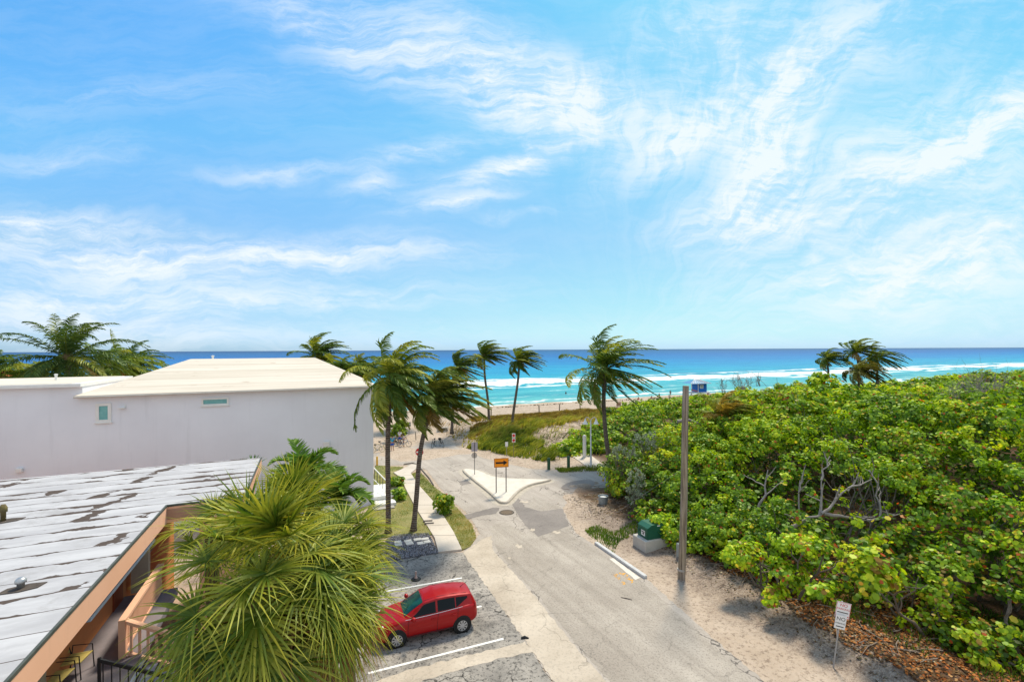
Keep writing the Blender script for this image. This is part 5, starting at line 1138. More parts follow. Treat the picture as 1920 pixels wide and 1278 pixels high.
# sign seen from behind on the island
p = G(890, 889, .16); s = empty('road_sign', p, R(8), 'grey back of a sign on a thin dark post, tip of the traffic island', 'road sign')
zt = atY(890, 829, p.y).z-.16; zb = atY(890, 846, p.y).z-.16
MB().tube([(0, 0, 0), (0, 0, zt)], .03, 8).build('post', M_dkpost, s)
MB().bbox((0, .04, (zt+zb)/2), (.56, .015, zt-zb), .004).build('plate', M_backgrey, s)
MB().lathe([(.001, 0), (.28, 0), (.28, .012), (.001, .012)], 8, (-.02, .04, zb-.36), 'y').build('lower_plate', pm('pale_sign_back', (.50, .44, .40), (.42, .37, .34), 5, .6), s)
# no entry sign
p = G(786, 893); s = empty('no_entry_sign', p, R(5), 'round red no entry sign with white bar behind the leaning palm trunk', 'road sign'); zc = atY(787, 847, p.y).z
MB().tube([(0, .03, 0), (0, .03, zc+.3)], .03, 8).build('post', M_galv, s)
MB().lathe([(.001, -.008), (.38, -.008), (.38, .006), (.001, .006)], 32, (.03, 0, zc), 'y').build('disc', M_red, s)
MB().box((.03, -.011, zc), (.56, .006, .13)).build('bar', M_signw, s)
mb = MB(); 
for k in range(32):
    a0, a1 = 2*math.pi*k/32, 2*math.pi*(k+1)/32
    mb.add([(.03+r*math.cos(q), -.0095, zc+r*math.sin(q)) for r, q in ((.355, a0), (.38, a0), (.38, a1), (.355, a1))], [(3, 2, 1, 0)])
mb.build('rim', M_signw, s)
# two red signs stacked
p = G(963, 857); p.z = float(gz(*to_uv(p))); Yd = p.y; s = empty('warning_sign', p, R(4), 'two small red and white signs one above the other on the dune', 'sign'); 
MB().tube([(0, .03, 0), (0, .03, atY(963, 812, Yd).z-p.z)], .025, 8).build('post', M_wood, s)
for (y0, y1) in ((812, 820), (821, 829)):
    z1, z0 = atY(963, y0, Yd).z-p.z, atY(963, y1, Yd).z-p.z
    o = MB().bbox((0, 0, 0), (.36, .012, z1-z0), .004).build('plate', M_signw, s); o.location = (.02, 0, (z0+z1)/2)
    MB().lathe([(.001, 0), (.15, 0), (.15, .004), (.001, .004)], 20, (0, -.0125, .01), 'y').build('red_disc', M_red, o)
    MB().box((0, -.010, -(z1-z0)/2+.035), (.3, .005, .03)).build('red_bar', M_red, o)
p = G(950, 855); p.z = float(gz(*to_uv(p))); Yd = p.y; s = empty('small_sign', p, R(4), 'small plain white sign left of the red pair, dune grass', 'sign')
MB().tube([(0, .02, 0), (0, .02, atY(949, 828, Yd).z-p.z)], .022, 8).build('post', M_galv, s); z1, z0 = atY(949, 828, Yd).z-p.z, atY(949, 837, Yd).z-p.z
MB().bbox((0, 0, (z0+z1)/2), (.3, .012, z1-z0), .004).build('plate', M_signw, s)
MB().box((0, -.008, z0+.07), (.27, .004, .03)).build('red_bar', pm('faded_red', (.5, .16, .14), rough=.6), s)
# beach notice and slim post
p = G(767, 815); s = empty('beach_notice', p, R(3), 'framed notice board standing alone on the pale sand path', 'sign'); Yd = p.y; z1, z0 = atY(767, 791, Yd).z, atY(767, 799, Yd).z
MB().tube([(0, .02, 0), (0, .02, z1)], .04, 8).build('post', M_wood, s); o = MB().bbox((0, 0, (z0+z1)/2), (.48, .02, z1-z0), .006).build('board', pm('grey_notice', (.32, .31, .28), (.22, .21, .2), 14, .7), s)
MB().box((0, -.013, (z0+z1)/2+.04), (.36, .006, .12)).build('panel', M_signw, o)
p = G(780, 824.5); o = MB().lathe([(.06, 0), (.055, .95), (.03, 1.05), (.001, 1.06)], 10).build('wooden_post', M_wood); o.location = p; o.rotation_euler = (0, R(-4), 0); tag(o, 'short lone wooden post on the sand right of the notice board', 'post')
# leaning parking sign at lower right
p = G(1562, 1250); p.z = float(gz(*to_uv(p))); s = empty('parking_sign', p, 0, 'leaning metal pole with two white no parking plates by dead leaves', 'parking sign')
Yd = p.y; top = atY(1579, 1126, Yd)-p; tilt = top.normalized()
MB().tube([(0, 0, -.1), tuple(top)], .026, 8).build('pole', M_galv, s)
def plate(px0, py0, px1, py1, skew, rz, dy):
    A = atY((px0+px1)/2, (py0+py1)/2, Yd)-p; w = (px1-px0)/FPX*Yd; h = (py1-py0)/FPX*Yd
    o = MB().bbox((0, 0, 0), (w, .012, h), .004).build('plate', M_signw, s); o.location = A+Vector((0, dy, 0)); o.rotation_euler = (0, R(skew), R(rz)); return o, w, h
o, w, h = plate(1567, 1127, 1591, 1157, 9, -14, -.045)
text('NO', h*.26, (0, -.0085, h*.30), M_red, o); text('PARKING', h*.17, (0, -.0085, h*.07), M_red, o); MB().box((0, -.0085, -h*.14), (w*.76, .004, h*.05)).build('arrow_bar', M_blk, o)
MB().box((0, -.0085, -h*.36), (w*.86, .004, h*.05)).build('red_line', M_red, o)
mb = MB()
for c, d in (((0, 0, h*.475), (w*.97, .003, h*.022)), ((0, 0, -h*.475), (w*.97, .003, h*.022)), ((-w*.475, 0, 0), (w*.022, .003, h*.92)), ((w*.475, 0, 0), (w*.022, .003, h*.92))): mb.box((c[0], -.0085, c[2]), d)
mb.build('border', M_red, o)
o, w, h = plate(1564, 1150, 1582, 1176, 9, -14, -.075)
text('NO', h*.36, (0, -.0085, h*.22), M_blk, o); text('PARKING', h*.15, (0, -.0085, -h*.10), M_blk, o); MB().box((0, -.0085, -h*.33), (w*.7, .004, h*.06)).build('arrow_bar', M_blk, o)
# street lamp with two bells
p = G(1108, 876); Yd = p.y; H = atY(1107, 790, Yd).z
s = empty('street_lamp', p, 0, 'pale twin-headed street lamp with bell shades on curved arms', 'street lamp'); M_lamp = pm('pale_lamp_paint', (.66, .67, .70), (.56, .57, .6), 3, .45)
MB().lathe([(.15, 0), (.15, .12), (.10, .2), (.10, 1.0), (.075, 1.1), (.06, H-.2), (.05, H)], 12).build('pole', M_lamp, s, True)
for sx in (-1, 1):
    mb = MB(); mb.tube(catmull([(0, .0, H-.05), (sx*.10, 0, H+.25), (sx*.32, 0, H+.42), (sx*.50, 0, H+.34), (sx*.53, 0, H+.22)], 4, False), .032, 8); ar = mb.build('arm', M_lamp, s, True)
    mb = MB(); mb.lathe([(.05, .28), (.07, .22), (.10, .10), (.16, -.05), (.25, -.20), (.28, -.24), (.24, -.22), (.06, .1), (.001, .12)], 16, (sx*.53, 0, H)); mb.build('lamp_shade', pm('white_lamp_shade', (.82, .82, .82), rough=.35), ar, True)
# beach shower column and green posts
p = G(1096, 857); h = atY(1096, 815, p.y).z; o = MB().lathe([(.19, 0), (.19, h-.2), (.17, h-.08), (.10, h-.01), (.001, h)], 18).build('shower_column', pm('white_column', (.74, .73, .70), (.62, .61, .58), 3, .7), None, True); o.location = p; smooth_angle(o); tag(o, 'round-topped white column standing on the concrete pad', 'column')
M_green = pm('green_post_paint', (.035, .10, .05), (.025, .07, .035), 4, .7)
for px, py, pt, lab in ((1066, 877, 855, 'stout green wooden post at the grass edge nearer the lamp'), (1029, 880, 858, 'green wooden post sunk in the dune grass farther left')):
    p = G(px, py); h = atY(px, pt, p.y).z; o = MB().lathe([(.15, 0), (.15, h-.04), (.12, h), (.001, h+.01)], 12).build('green_post', M_green); smooth_angle(o); o.location = p; tag(o, lab, 'post', 'green posts along the dune')
p = G(707, 873); h = .95; o = MB().lathe([(.09, 0), (.09, h-.08), (.06, h-.01), (.001, h)], 12).build('bollard', pm('yellow_bollard', (.78, .42, .02), rough=.6)); smooth_angle(o); o.location = p; tag(o, 'yellow bollard on the grass by the building corner', 'bollard')
# metal trash can
p = G(1131, 950); s = empty('trash_can', p, 0, 'ribbed galvanised trash can on the sand', 'trash can'); Yd = p.y; h = atY(1130, 929, Yd).z; r0 = 17.5/FPX*Yd/2
n = 40; vs = []; fs = []
for k, (z, sc) in enumerate(((0, .90), (.04, .92), (.10, .90), (h*.55, .94), (h-.08, .98), (h-.03, 1.0))):
    for i in range(n):
        r = r0*sc*(1+(.03 if 1 < k < 4 and i % 2 else 0)); a_ = 2*math.pi*i/n; vs.append((r*math.cos(a_), r*math.sin(a_), z))
for k in range(5):
    for i in range(n): j = (i+1) % n; fs.append((k*n+i, k*n+j, k*n+n+j, k*n+n+i))
M_zinc = pm('zinc_blue', (.24, .29, .33), (.36, .41, .44), 7, .42, metal=.55); MB().add(vs, fs+[tuple(range(n-1, -1, -1))]).build('body', M_zinc, s)
MB().lathe([(r0*1.0, h-.05), (r0*1.07, h-.05), (r0*1.07, h), (r0*.99, h), (r0*.97, h-.04)], 32, caps=False).build('rim', M_zinc, s, True)
MB().lathe([(r0*.94, h-.10), (r0*.5, h-.06), (.001, h-.07)], 24).build('rubbish_bag', pm('white_bag', (.75, .75, .74), (.5, .5, .5), 9, .5, bump=.8), s, True)
for sx in (-1, 1): MB().tube([(sx*r0*.95, -.09, h*.72), (sx*(r0+.07), -.09, h*.70), (sx*(r0+.07), .09, h*.70), (sx*r0*.95, .09, h*.72)], .012, 6).build('handle', M_zinc, s)
# green cabinet on its plinth
p = G(1210, 1036); zg = float(gz(*to_uv(p))); zt = .62
pl = empty('concrete_plinth', p, TH-R(3), 'pale concrete plinth under the green cabinet', 'plinth')
mb = MB(); mb.bbox((.82, .60, (zt-.15)/2), (1.64, 1.20, zt+.15), .03); mb.build('block', pm('plinth_concrete', (.55, .52, .47), (.42, .40, .36), 2.2, .9, bump=.25), pl)
s = empty('utility_cabinet', p+Vector((0, 0, zt)), TH-R(3), 'dark green metal utility cabinet with white label on its plinth', 'utility cabinet')
M_cab = pm('cabinet_green', (.018, .11, .065), (.014, .085, .05), 2, .45)
x0, x1, y0, y1, hb = .28, 1.36, .14, 1.08, .80
MB().add([(x0, y0, 0), (x1, y0, 0), (x1, y1, 0), (x0, y1, 0), (x0, y0, hb*.80), (x0+.28, y0, hb), (x1, y0, hb), (x1, y1, hb), (x0+.28, y1, hb), (x0, y1, hb*.80)], [(3, 2, 1, 0), (0, 1, 6, 5, 4), (1, 2, 7, 6), (2, 3, 9, 8, 7), (3, 0, 4, 9), (4, 5, 8, 9), (5, 6, 7, 8)]).build('body', M_cab, s)
dr = MB().box((x0-.012, (y0+y1)/2, hb*.41), (.024, y1-y0-.06, hb*.70)).build('door', M_cab, s)
lb = MB().box((x0-.027, y0+.40, hb*.36), (.006, .34, .30)).build('warning_label', M_signw, dr)
mb = MB(); mb.box((x0-.032, y0+.40, hb*.36+.07), (.004, .28, .05)); mb.box((x0-.032, y0+.38, hb*.36-.03), (.004, .14, .09)); mb.build('print', M_blk, lb)
MB().box((x0-.03, y0+.72, hb*.45), (.02, .05, .12)).build('handle', M_blk, dr)
MB().box((x0+.75, y0-.004, hb*.9), (.2, .01, .05)).build('lifting_lug', M_signw, s)
p = G(1273, 1047); p.z = float(gz(*to_uv(p))); s = empty('cable_pedestal', p, TH, 'small grey cable pedestal behind the wooden pole', 'utility box'); mb = MB(); mb.bbox((0, 0, .36), (.24, .2, .72), .03); mb.build('housing', pm('pedestal_grey', (.36, .38, .36), (.3, .32, .3), 4, .6), s); MB().box((0, -.104, .09), (.18, .012, .12)).build('label', M_signw, s)
# utility pole
p = G(1277.5, 1084); p.z = float(gz(*to_uv(p)))-.1; Yd = p.y; tp = atY(1287, 723, Yd)-p
s = empty('utility_pole', p, 0, 'tall weathered wooden pole without wires beside the road', 'utility pole')
pts = [tp*f+Vector((.03*math.sin(f*5), 0, 0)) for f in np.linspace(0, 1, 9)]; mb = MB(); mb.tube(pts, list(np.linspace(.185, .15, 9)), 14); o = mb.build('pole', M_wood, s); smooth_angle(o)
MB().lathe([(.19, .5), (.195, .52), (.195, .58), (.19, .6)], 14).build('band', M_galv, s)
mb = MB(); mb.tube([tuple(tp*.58), (-3.2, 2.5, 2.2)], .004, 5); mb.build('stay_wire', M_galv, s)
# driftwood log and stump in the thicket
mb = MB(); a, b = atY(1270, 790, 40), atY(1312, 795, 40); mb.tube([a, (a+b)/2+Vector((0, 0, .25)), b, b+Vector((.8, .1, -.6))], [.16, .14, .11, .07], 8); o = mb.build('dead_branch', M_dead); tag(o, 'pale broken branch lying on the thicket behind the pole', 'dead branch')
# manhole, drain, small things on the ground
p = G(950, 960.5); s = empty('manhole_cover', p, 0, 'round brown iron manhole cover in the road', 'manhole cover'); MB().lathe([(.001, .03), (.42, .03), (.42, .012)][::-1], 28).build('cover', pm('rusty_iron', (.20, .14, .09), (.10, .075, .055), 20, .8, bump=.6), s); MB().lathe([(.44, .012), (.44, .028), (.52, .028), (.54, .012)][::-1], 28, caps=False).build('frame', pm('iron_ring', (.08, .065, .05), rough=.8), s)
mb = MB()
for (px, py) in ((802, 976), (804.5, 980.5)):
    q = G(px, py, .1); mb.box((q.x, q.y, .1045), (.62, .26, .008), R(8))
q = G(803, 978, .1); 
for k in range(len(mb.v)): mb.v[k] = (mb.v[k][0]-q.x, mb.v[k][1]-q.y, mb.v[k][2]-.1)
o = mb.build('drain_grate', pm('drain_black', (.03, .025, .022), (.09, .07, .06), 20, .8)); o.location = (q.x, q.y, .1); tag(o, 'pair of dark slotted drain grates in the sidewalk', 'drain grate')
p = G(780, 1086); s = empty('cut_sign_base', p, 0, 'broken marker stub on a round black base in the parking lot', 'marker base'); MB().lathe([(.24, .005), (.25, .03), (.22, .06), (.08, .09), (.001, .09)], 18).build('base', M_blk, s); MB().lathe([(.09, .08), (.06, .16), (.04, .2), (.04, .42), (.001, .42)], 8).build('stub', pm('rusty_stub', (.35, .16, .12), (.55, .5, .48), 14, .8), s)
mb = MB(); mb.tube([(-.14, 0, .03), (0, .03, .05), (.16, 0, .02)], [.05, .06, .03], 6); o = mb.build('dropped_rag', M_blk); o.location = G(984, 1197); tag(o, 'small dark rag lying on the edge of the parking lot', 'rag')
mb = MB(); mb.tube([(-.22, .1, .02), (0, 0, .03), (.25, -.12, .02)], [.015, .02, .012], 6); o = mb.build('stick', M_bark); o.location = G(1174, 1122); tag(o, 'thin dark stick lying on the road asphalt', 'stick')
p = G(803, 974); 
# low white-framed rack with dark panel at the dune foot
p = G(829, 811); s = empty('beach_rack', p, R(14), 'dark slatted rack in a white frame where dune meets sand path', 'rack'); mb = MB(); mb.tube([(-.75, 0, 0), (-.75, 0, .62), (.85, .2, .72), (.85, .2, .05)], .05, 6); mb.tube([(-.75, 0, .1), (.85, .2, .14)], .04, 6); mb.build('frame', M_trim, s)
mb = MB()
for k in range(4): mb.box((.05, .10, .17+k*.13), (1.45, .03, .10), R(7))
mb.build('slats', pm('dark_slat', (.03, .045, .03), rough=.7), s)
# beach fence posts
for k, (px, lab) in enumerate([(921, 'beach fence post behind the slim straight palm'), (1011, 'beach fence post in the gap right of the leaning slim palm'), (1049, 'beach fence post nearest left of the big palm crown, second from the leaning palm'), (1088, 'beach fence post third right of the leaning slim palm'), (1127, 'beach fence post touching the big palm trunk'), (1167, 'beach fence post beside the slatted barrel'), (1204, 'beach fence post right of the slatted barrel, near the red sunbather')]):
    q = onV(px, 760, 75.2); U_, V_ = to_uv(q); z = float(gz(U_, V_)); o = MB().lathe([(.11, -.2), (.105, 1.35), (.06, 1.42), (.001, 1.43)], 8).build('fence_post', M_wood); o.location = (q.x, q.y, z); o.rotation_euler = (0, R(random.uniform(-3, 3)), 0); tag(o, lab, 'fence post', 'posts along the beach side of the dune')
q = onV(1160, 756, 77); q.z = float(gz(*to_uv(q))); s = empty('slatted_barrel', q, 0, 'brown slatted barrel on the beach beside a fence post', 'barrel'); mb = MB()
for k in range(14): a_ = 2*math.pi*k/14; mb.box((.42*math.cos(a_), .42*math.sin(a_), .5), (.12, .03, 1.0), a_+math.pi/2)
mb.build('slats', pm('barrel_wood', (.34, .20, .12), (.25, .15, .09), 5, .9), s); MB().lathe([(.39, .3), (.40, .36), (.40, .7), (.39, .76), (.001, .76)], 14).build('liner', pm('barrel_liner', (.25, .16, .11), rough=.9), s)
# lifeguard hut
Yt = 108; bz = -.7; p = atY(1306, 740, Yt); p.z = bz; s = empty('lifeguard_hut', p, R(8), 'blue lifeguard hut on stilts with ribbed blue hip roof', 'lifeguard hut')
M_blue = pm('hut_blue', (.012, .17, .58), (.01, .13, .48), 2, .6); M_rblue = pm('roof_blue', (.03, .16, .36), (.10, .30, .50), 3, .45)
zf = atY(1306, 734, Yt).z-bz; ze = atY(1306, 718, Yt).z-bz; za = atY(1306, 710.5, Yt).z-bz; W2 = 2.55
MB().box((0, 0, zf-.1), (4.7, 3.6, .2)).build('deck', M_trim, s)
hb = MB().box((.75, .1, (zf+ze)/2), (2.3, 2.4, ze-zf)).build('cabin', M_blue, s)
wd = MB().box((.62, -1.13, (zf+ze)/2+.25), (.85, .06, .8)).build('window', M_trim, hb); MB().box((.62, -1.165, (zf+ze)/2+.25), (.62, .02, .58)).build('pane', pm('pale_pane', (.45, .55, .5), rough=.2), wd)
mb = MB(); mb.add([(-W2, -2, ze), (W2, -2, ze), (W2, 2, ze), (-W2, 2, ze), (-.45, 0, za), (.45, 0, za)], [(0, 1, 5, 4), (1, 2, 5), (2, 3, 4, 5), (3, 0, 4), (3, 2, 1, 0)]); rf_ = mb.build('roof', M_rblue, s)
mb = MB()
for k in range(9):
    x = -W2+W2*2*k/8; mb.tube([(x, -2.02, ze+.03), (max(-.45, min(.45, x*.25)), -.05, za+.03)], .05, 5)
mb.build('ribs', M_trim, rf_)
for x in (-2.1, -.45, 2.1):
    for y in (-1.6, 1.6): MB().box((x, y, zf/2), (.16, .16, zf)).build('stilt', M_trim, s)
for x in (-2.1, -.5): MB().box((x, -1.6, (zf+ze)/2), (.12, .12, ze-zf)).build('roof_post', M_trim, s)
mb = MB(); mb.tube([(-2.1, -1.65, zf+.95), (-.5, -1.65, zf+.95)], .05, 6); mb.tube([(-2.1, -1.65, zf+.5), (-.5, -1.65, zf+.5)], .04, 6); mb.build('handrail', M_blue, s)
MB().box((-3.0, -1.2, zf*.5), (2.2, 1.0, .12), 0, Matrix.Rotation(R(-24), 3, 'Y')).build('ramp', M_trim, s)
MB().box((-1.5, -1.75, zf+.45), (1.5, .18, .28), 0, Matrix.Rotation(R(14), 3, 'Y')).build('rescue_board', pm('rescue_board', (.45, .2, .18), rough=.5), s)
# ------------------------------------------------------------------ people
M_skin = pm('tanned_skin', (.42, .22, .14), (.36, .18, .11), 8, .6); M_hair = pm('dark_hair', (.03, .02, .015), rough=.8)
def skin_obj(name, chain, edges, mat, parent, sub=1, root=0):
    me = bpy.data.meshes.new(name); me.from_pydata([c[0] for c in chain], edges, []); o = link(name, me, mat, parent)
    sk = o.modifiers.new('skin', 'SKIN'); sk.use_smooth_shade = True
    for i, c in enumerate(chain): 
        r = c[1]; me.skin_vertices[0].data[i].radius = (r, r) if not hasattr(r, '__len__') else r
        me.skin_vertices[0].data[i].use_root = (i == root)
    if sub: sm = o.modifiers.new('sub', 'SUBSURF'); sm.levels = sm.render_levels = sub
    return o
def person(label, loc, rz, shirt=None, shorts=None, h=1.72, pose='stand', skin=None, hair=True, group='people at the beach end'):
    k = h/1.72; root = empty('person', loc, rz, label, 'person', group); S = lambda p: (p[0]*k, p[1]*k, p[2]*k)
    st = .22 if pose == 'walk' else .04
    armf = .35 if pose == 'reach' else (.08 if pose == 'stand' else .18)
    J = [((0, 0, .93), (.135, .10)), ((0, 0, 1.12), (.125, .09)), ((0, 0, 1.32), (.155, .10)), ((0, 0, 1.43), (.09, .07)), ((0, -.01, 1.50), .052), ((0, -.02, 1.57), (.07, .085)), ((0, -.015, 1.66), (.068, .085)),
         ((.19, 0, 1.40), .052), ((.25, -armf*.3, 1.13), .042), ((.25, -armf, .92+armf*.4), .033), ((.25, -armf-.06, .84+armf*.5), (.018, .042)), ((-.19, 0, 1.40), .052), ((-.25, -armf*.2, 1.13), .042), ((-.24, -armf*.7, .92+armf*.2), .033), ((-.24, -armf*.7-.03, .84+armf*.2), (.018, .042)),
         ((.10, 0, .85), .088), ((.10, -st*.6, .48), .06), ((.10, -st*.2+st*.5, .08), .042), ((.10, -.13+st*.3, .03), (.045, .028)), ((-.10, 0, .85), .088), ((-.10, st*.2, .48), .06), ((-.10, st*.9, .08), .042), ((-.10, st*.9-.13, .03), (.045, .028))]
    E_ = [(0, 1), (1, 2), (2, 3), (3, 4), (4, 5), (5, 6), (2, 7), (7, 8), (8, 9), (9, 10), (2, 11), (11, 12), (12, 13), (13, 14), (0, 15), (15, 16), (16, 17), (17, 18), (0, 19), (19, 20), (20, 21), (21, 22)]
    J = [(S(p), tuple(x*k for x in r) if hasattr(r, '__len__') else r*k) for p, r in J]
    skin_obj('body', J, E_, skin or M_skin, root)
    g = lambda i, d: (J[i][0], tuple(x+d for x in J[i][1]) if hasattr(J[i][1], '__len__') else J[i][1]+d)
    if shirt: 
        mid = lambda a, b, t, r: (tuple(J[a][0][q]*(1-t)+J[b][0][q]*t for q in range(3)), r)
        skin_obj('shirt', [g(0, .016), g(1, .018), g(2, .016), (tuple(S((0, 0, 1.41))), .07*k), g(7, .018), mid(7, 8, .6, .06*k), g(11, .018), mid(11, 12, .6, .06*k)], [(0, 1), (1, 2), (2, 3), (2, 4), (4, 5), (2, 6), (6, 7)], shirt, root)
    if shorts:
        skin_obj('shorts', [(S((0, 0, .97)), (.145*k, .115*k)), (S((0, 0, .88)), (.15*k, .12*k)), g(15, .02), (S((.105, -st*.35, .60)), .095*k), g(19, .02), (S((-.105, st*.1, .60)), .095*k)], [(0, 1), (1, 2), (2, 3), (1, 4), (4, 5)], shorts, root)
    if hair:
        MB().lathe([(.001, .085), (.06, .07), (.088, .02), (.09, -.03), (.08, -.07), (.001, -.05)], 12, S((0, .015, 1.665))).build('hair', M_hair, root, True)
    return root
C = lambda n, c: pm(n, c, rough=.8)
blue, white, turq, pink, navy, black, redc = C('blue_cloth', (.02, .10, .50)), C('white_cloth', (.75, .75, .76)), C('turquoise_cloth', (.03, .33, .55)), C('pale_pink_cloth', (.72, .58, .62)), C('navy_cloth', (.02, .03, .08)), C('black_cloth', (.015, .015, .02)), C('red_cloth', (.6, .04, .02))
person('person in turquoise shirt and blue shorts beside the corner palm trunk', G(735.5, 845), R(200), turq, blue, 1.75, 'walk')
person('person in white shirt and blue shorts holding a bicycle', G(749.5, 833), R(170), white, blue, 1.78, 'reach')
person('smaller person in white top on a bicycle by the sand path', G(757, 837), R(100), pink, None, 1.5, 'reach')
def beach_person(lab, px, V, rz, shirt, shorts, pose='stand', h=1.7):
    q = onV(px, 745, V); q.z = max(float(gz(*to_uv(q))), -1.75); return person(lab, q, rz, shirt, shorts, h, pose, group='distant bathers')
beach_person('person in red standing right of the lifeguard hut', 1327.5, 84, R(20), redc, redc)
beach_person('person in dark clothes at the waterline left of the hut', 1257, 97, R(150), black, navy, 'walk')
beach_person('person in dark clothes on the beach over the thicket edge, left of the waterline walker', 1254.5, 80, R(60), black, black)
beach_person('person in dark clothes walking on the sand farthest left of the hut', 1236, 86, R(200), navy, black, 'walk')
q = onV(1061, 733, 118); person('dark swimmer standing chest deep in the surf', (q.x, q.y, -2.45), R(30), black, black, group='distant bathers')
# sunbathers: low seated figures
def seated(lab, px, V, shirt):
    q = onV(px, 750, V); q.z = float(gz(*to_uv(q))); root = empty('person', q, R(random.uniform(0, 360)), lab, 'person', 'distant bathers')
    J = [((0, 0, .13), (.15, .12)), ((0, .05, .38), (.14, .1)), ((0, .08, .58), (.15, .09)), ((0, .06, .72), .05), ((0, .05, .82), .085), ((0, .04, .9), .08), ((.19, .08, .54), .045), ((.26, .2, .3), .04), ((.27, .25, .06), .035), ((-.19, .08, .54), .045), ((-.26, .2, .3), .04), ((-.27, .25, .06), .035), ((.11, -.2, .22), .08), ((.12, -.48, .42), .06), ((.12, -.72, .08), .045), ((.12, -.84, .05), .04), ((-.11, -.2, .22), .08), ((-.12, -.48, .42), .06), ((-.12, -.72, .08), .045), ((-.12, -.84, .05), .04)]
    skin_obj('body', J, [(0, 1), (1, 2), (2, 3), (3, 4), (4, 5), (2, 6), (6, 7), (7, 8), (2, 9), (9, 10), (10, 11), (0, 12), (12, 13), (13, 14), (14, 15), (0, 16), (16, 17), (17, 18), (18, 19)], M_skin, root)
    skin_obj('shirt', [(J[0][0], (.17, .14)), (J[1][0], (.16, .12)), (J[2][0], (.17, .11))], [(0, 1), (1, 2)], shirt, root); MB().lathe([(.001, .07), (.08, .04), (.092, -.03), (.001, -.06)], 10, (0, .06, .89)).build('hair', M_hair, root, True)
seated('person in red sitting on the sand right of the slatted barrel', 1197, 90, redc); seated('person in dark clothes sitting on the sand left of the walkers', 1222, 91, black)
# ------------------------------------------------------------------ bicycles
def bicycle(label, loc, rz, frame, tyre=None, lean=4):
    root = empty('bicycle', loc, rz, label, 'bicycle', 'bicycles at the beach end'); root.rotation_euler = (R(lean), 0, rz); tyre = tyre or M_blk
    for x in (-.52, .52):
        mb = MB(); prof = [(.335+.022*math.cos(q), .022*math.sin(q)) for q in np.linspace(0, 2*math.pi, 9)]; mb.lathe(prof, 26, (x, 0, .355), 'y'); w_ = mb.build('wheel', tyre, root, True)
        mb = MB(); mb.lathe([(.30, -.008), (.318, -.008), (.318, .008), (.30, .008), (.30, -.008)], 26, (x, 0, .355), 'y'); mb.build('rim', M_galv, w_)
        mb = MB()
        for k in range(12): a_ = math.pi*2*k/12; mb.tube([(x, 0, .355), (x+.305*math.cos(a_), 0, .355+.305*math.sin(a_))], .003, 3, False)
        mb.build('spokes', M_galv, w_)
    mb = MB(); bb, se, hd, hl = (-.05, 0, .32), (-.22, 0, .80), (.34, 0, .86), (.36, 0, .74)
    for a_, b_ in ((bb, se), (bb, hl), (se, hd), ((-.52, 0, .355), bb), ((-.52, 0, .355), se), (hd, (.52, 0, .355))): mb.tube([a_, b_], .02, 6)
    mb.build('frame', frame, root); mb = MB(); mb.tube([(.34, 0, .86), (.31, 0, 1.02)], .016, 6); mb.tube([(.22, -.32, 1.06), (.30, -.2, 1.08), (.31, 0, 1.03), (.30, .2, 1.08), (.22, .32, 1.06)], .015, 6); mb.build('handlebar', M_blk, root)
    mb = MB(); mb.tube([(-.40, 0, .93), (-.28, 0, .945), (-.10, 0, .935)], [.10, .075, .03], 8); mb.tube([(-.26, 0, .93), (-.22, 0, .80)], .015, 6); mb.build('saddle', M_blk, root)
    mb = MB(); mb.lathe([(.001, -.01), (.09, -.01), (.09, .01), (.001, .01)], 14, (-.05, -.05, .32), 'y'); mb.tube([(-.05, -.06, .32), (.06, -.10, .22)], .012, 5); mb.tube([(-.05, .06, .32), (-.16, .10, .42)], .012, 5); mb.build('crank', M_galv, root)
    return root
fk = C('black_frame', (.02, .02, .022)); fy = C('pale_frame', (.5, .5, .48)); fb = C('blue_frame', (.05, .2, .4)); ty = C('cream_tyre', (.55, .47, .22))
bicycle('black bicycle parked on the sand seen head on, left of the pair', G(814, 838), R(-100), fk)
bicycle('black bicycle with basket-like load parked on the sand, right of the pair', G(828, 837), R(-62), fk)
b_ = children(bpy.data.objects['bicycle.001'])
bk = bpy.data.objects['bicycle.001']; MB().box((-.5, 0, .86), (.36, .26, .22)).build('pannier', M_blk, bk)
bicycle('bicycle behind the person in turquoise, its front wheel by the palm', G(741, 834.5), R(-14), fk)
bicycle('bicycle with blue frame ridden by the person in white top', G(758, 837.5), R(10), fb)
bicycle('cream-tyred bicycle nearest the building corner', G(708, 848), R(30), fy, ty); bicycle('cream-tyred bicycle closest to the straight corner palm', G(716, 842), R(32), fy, ty)
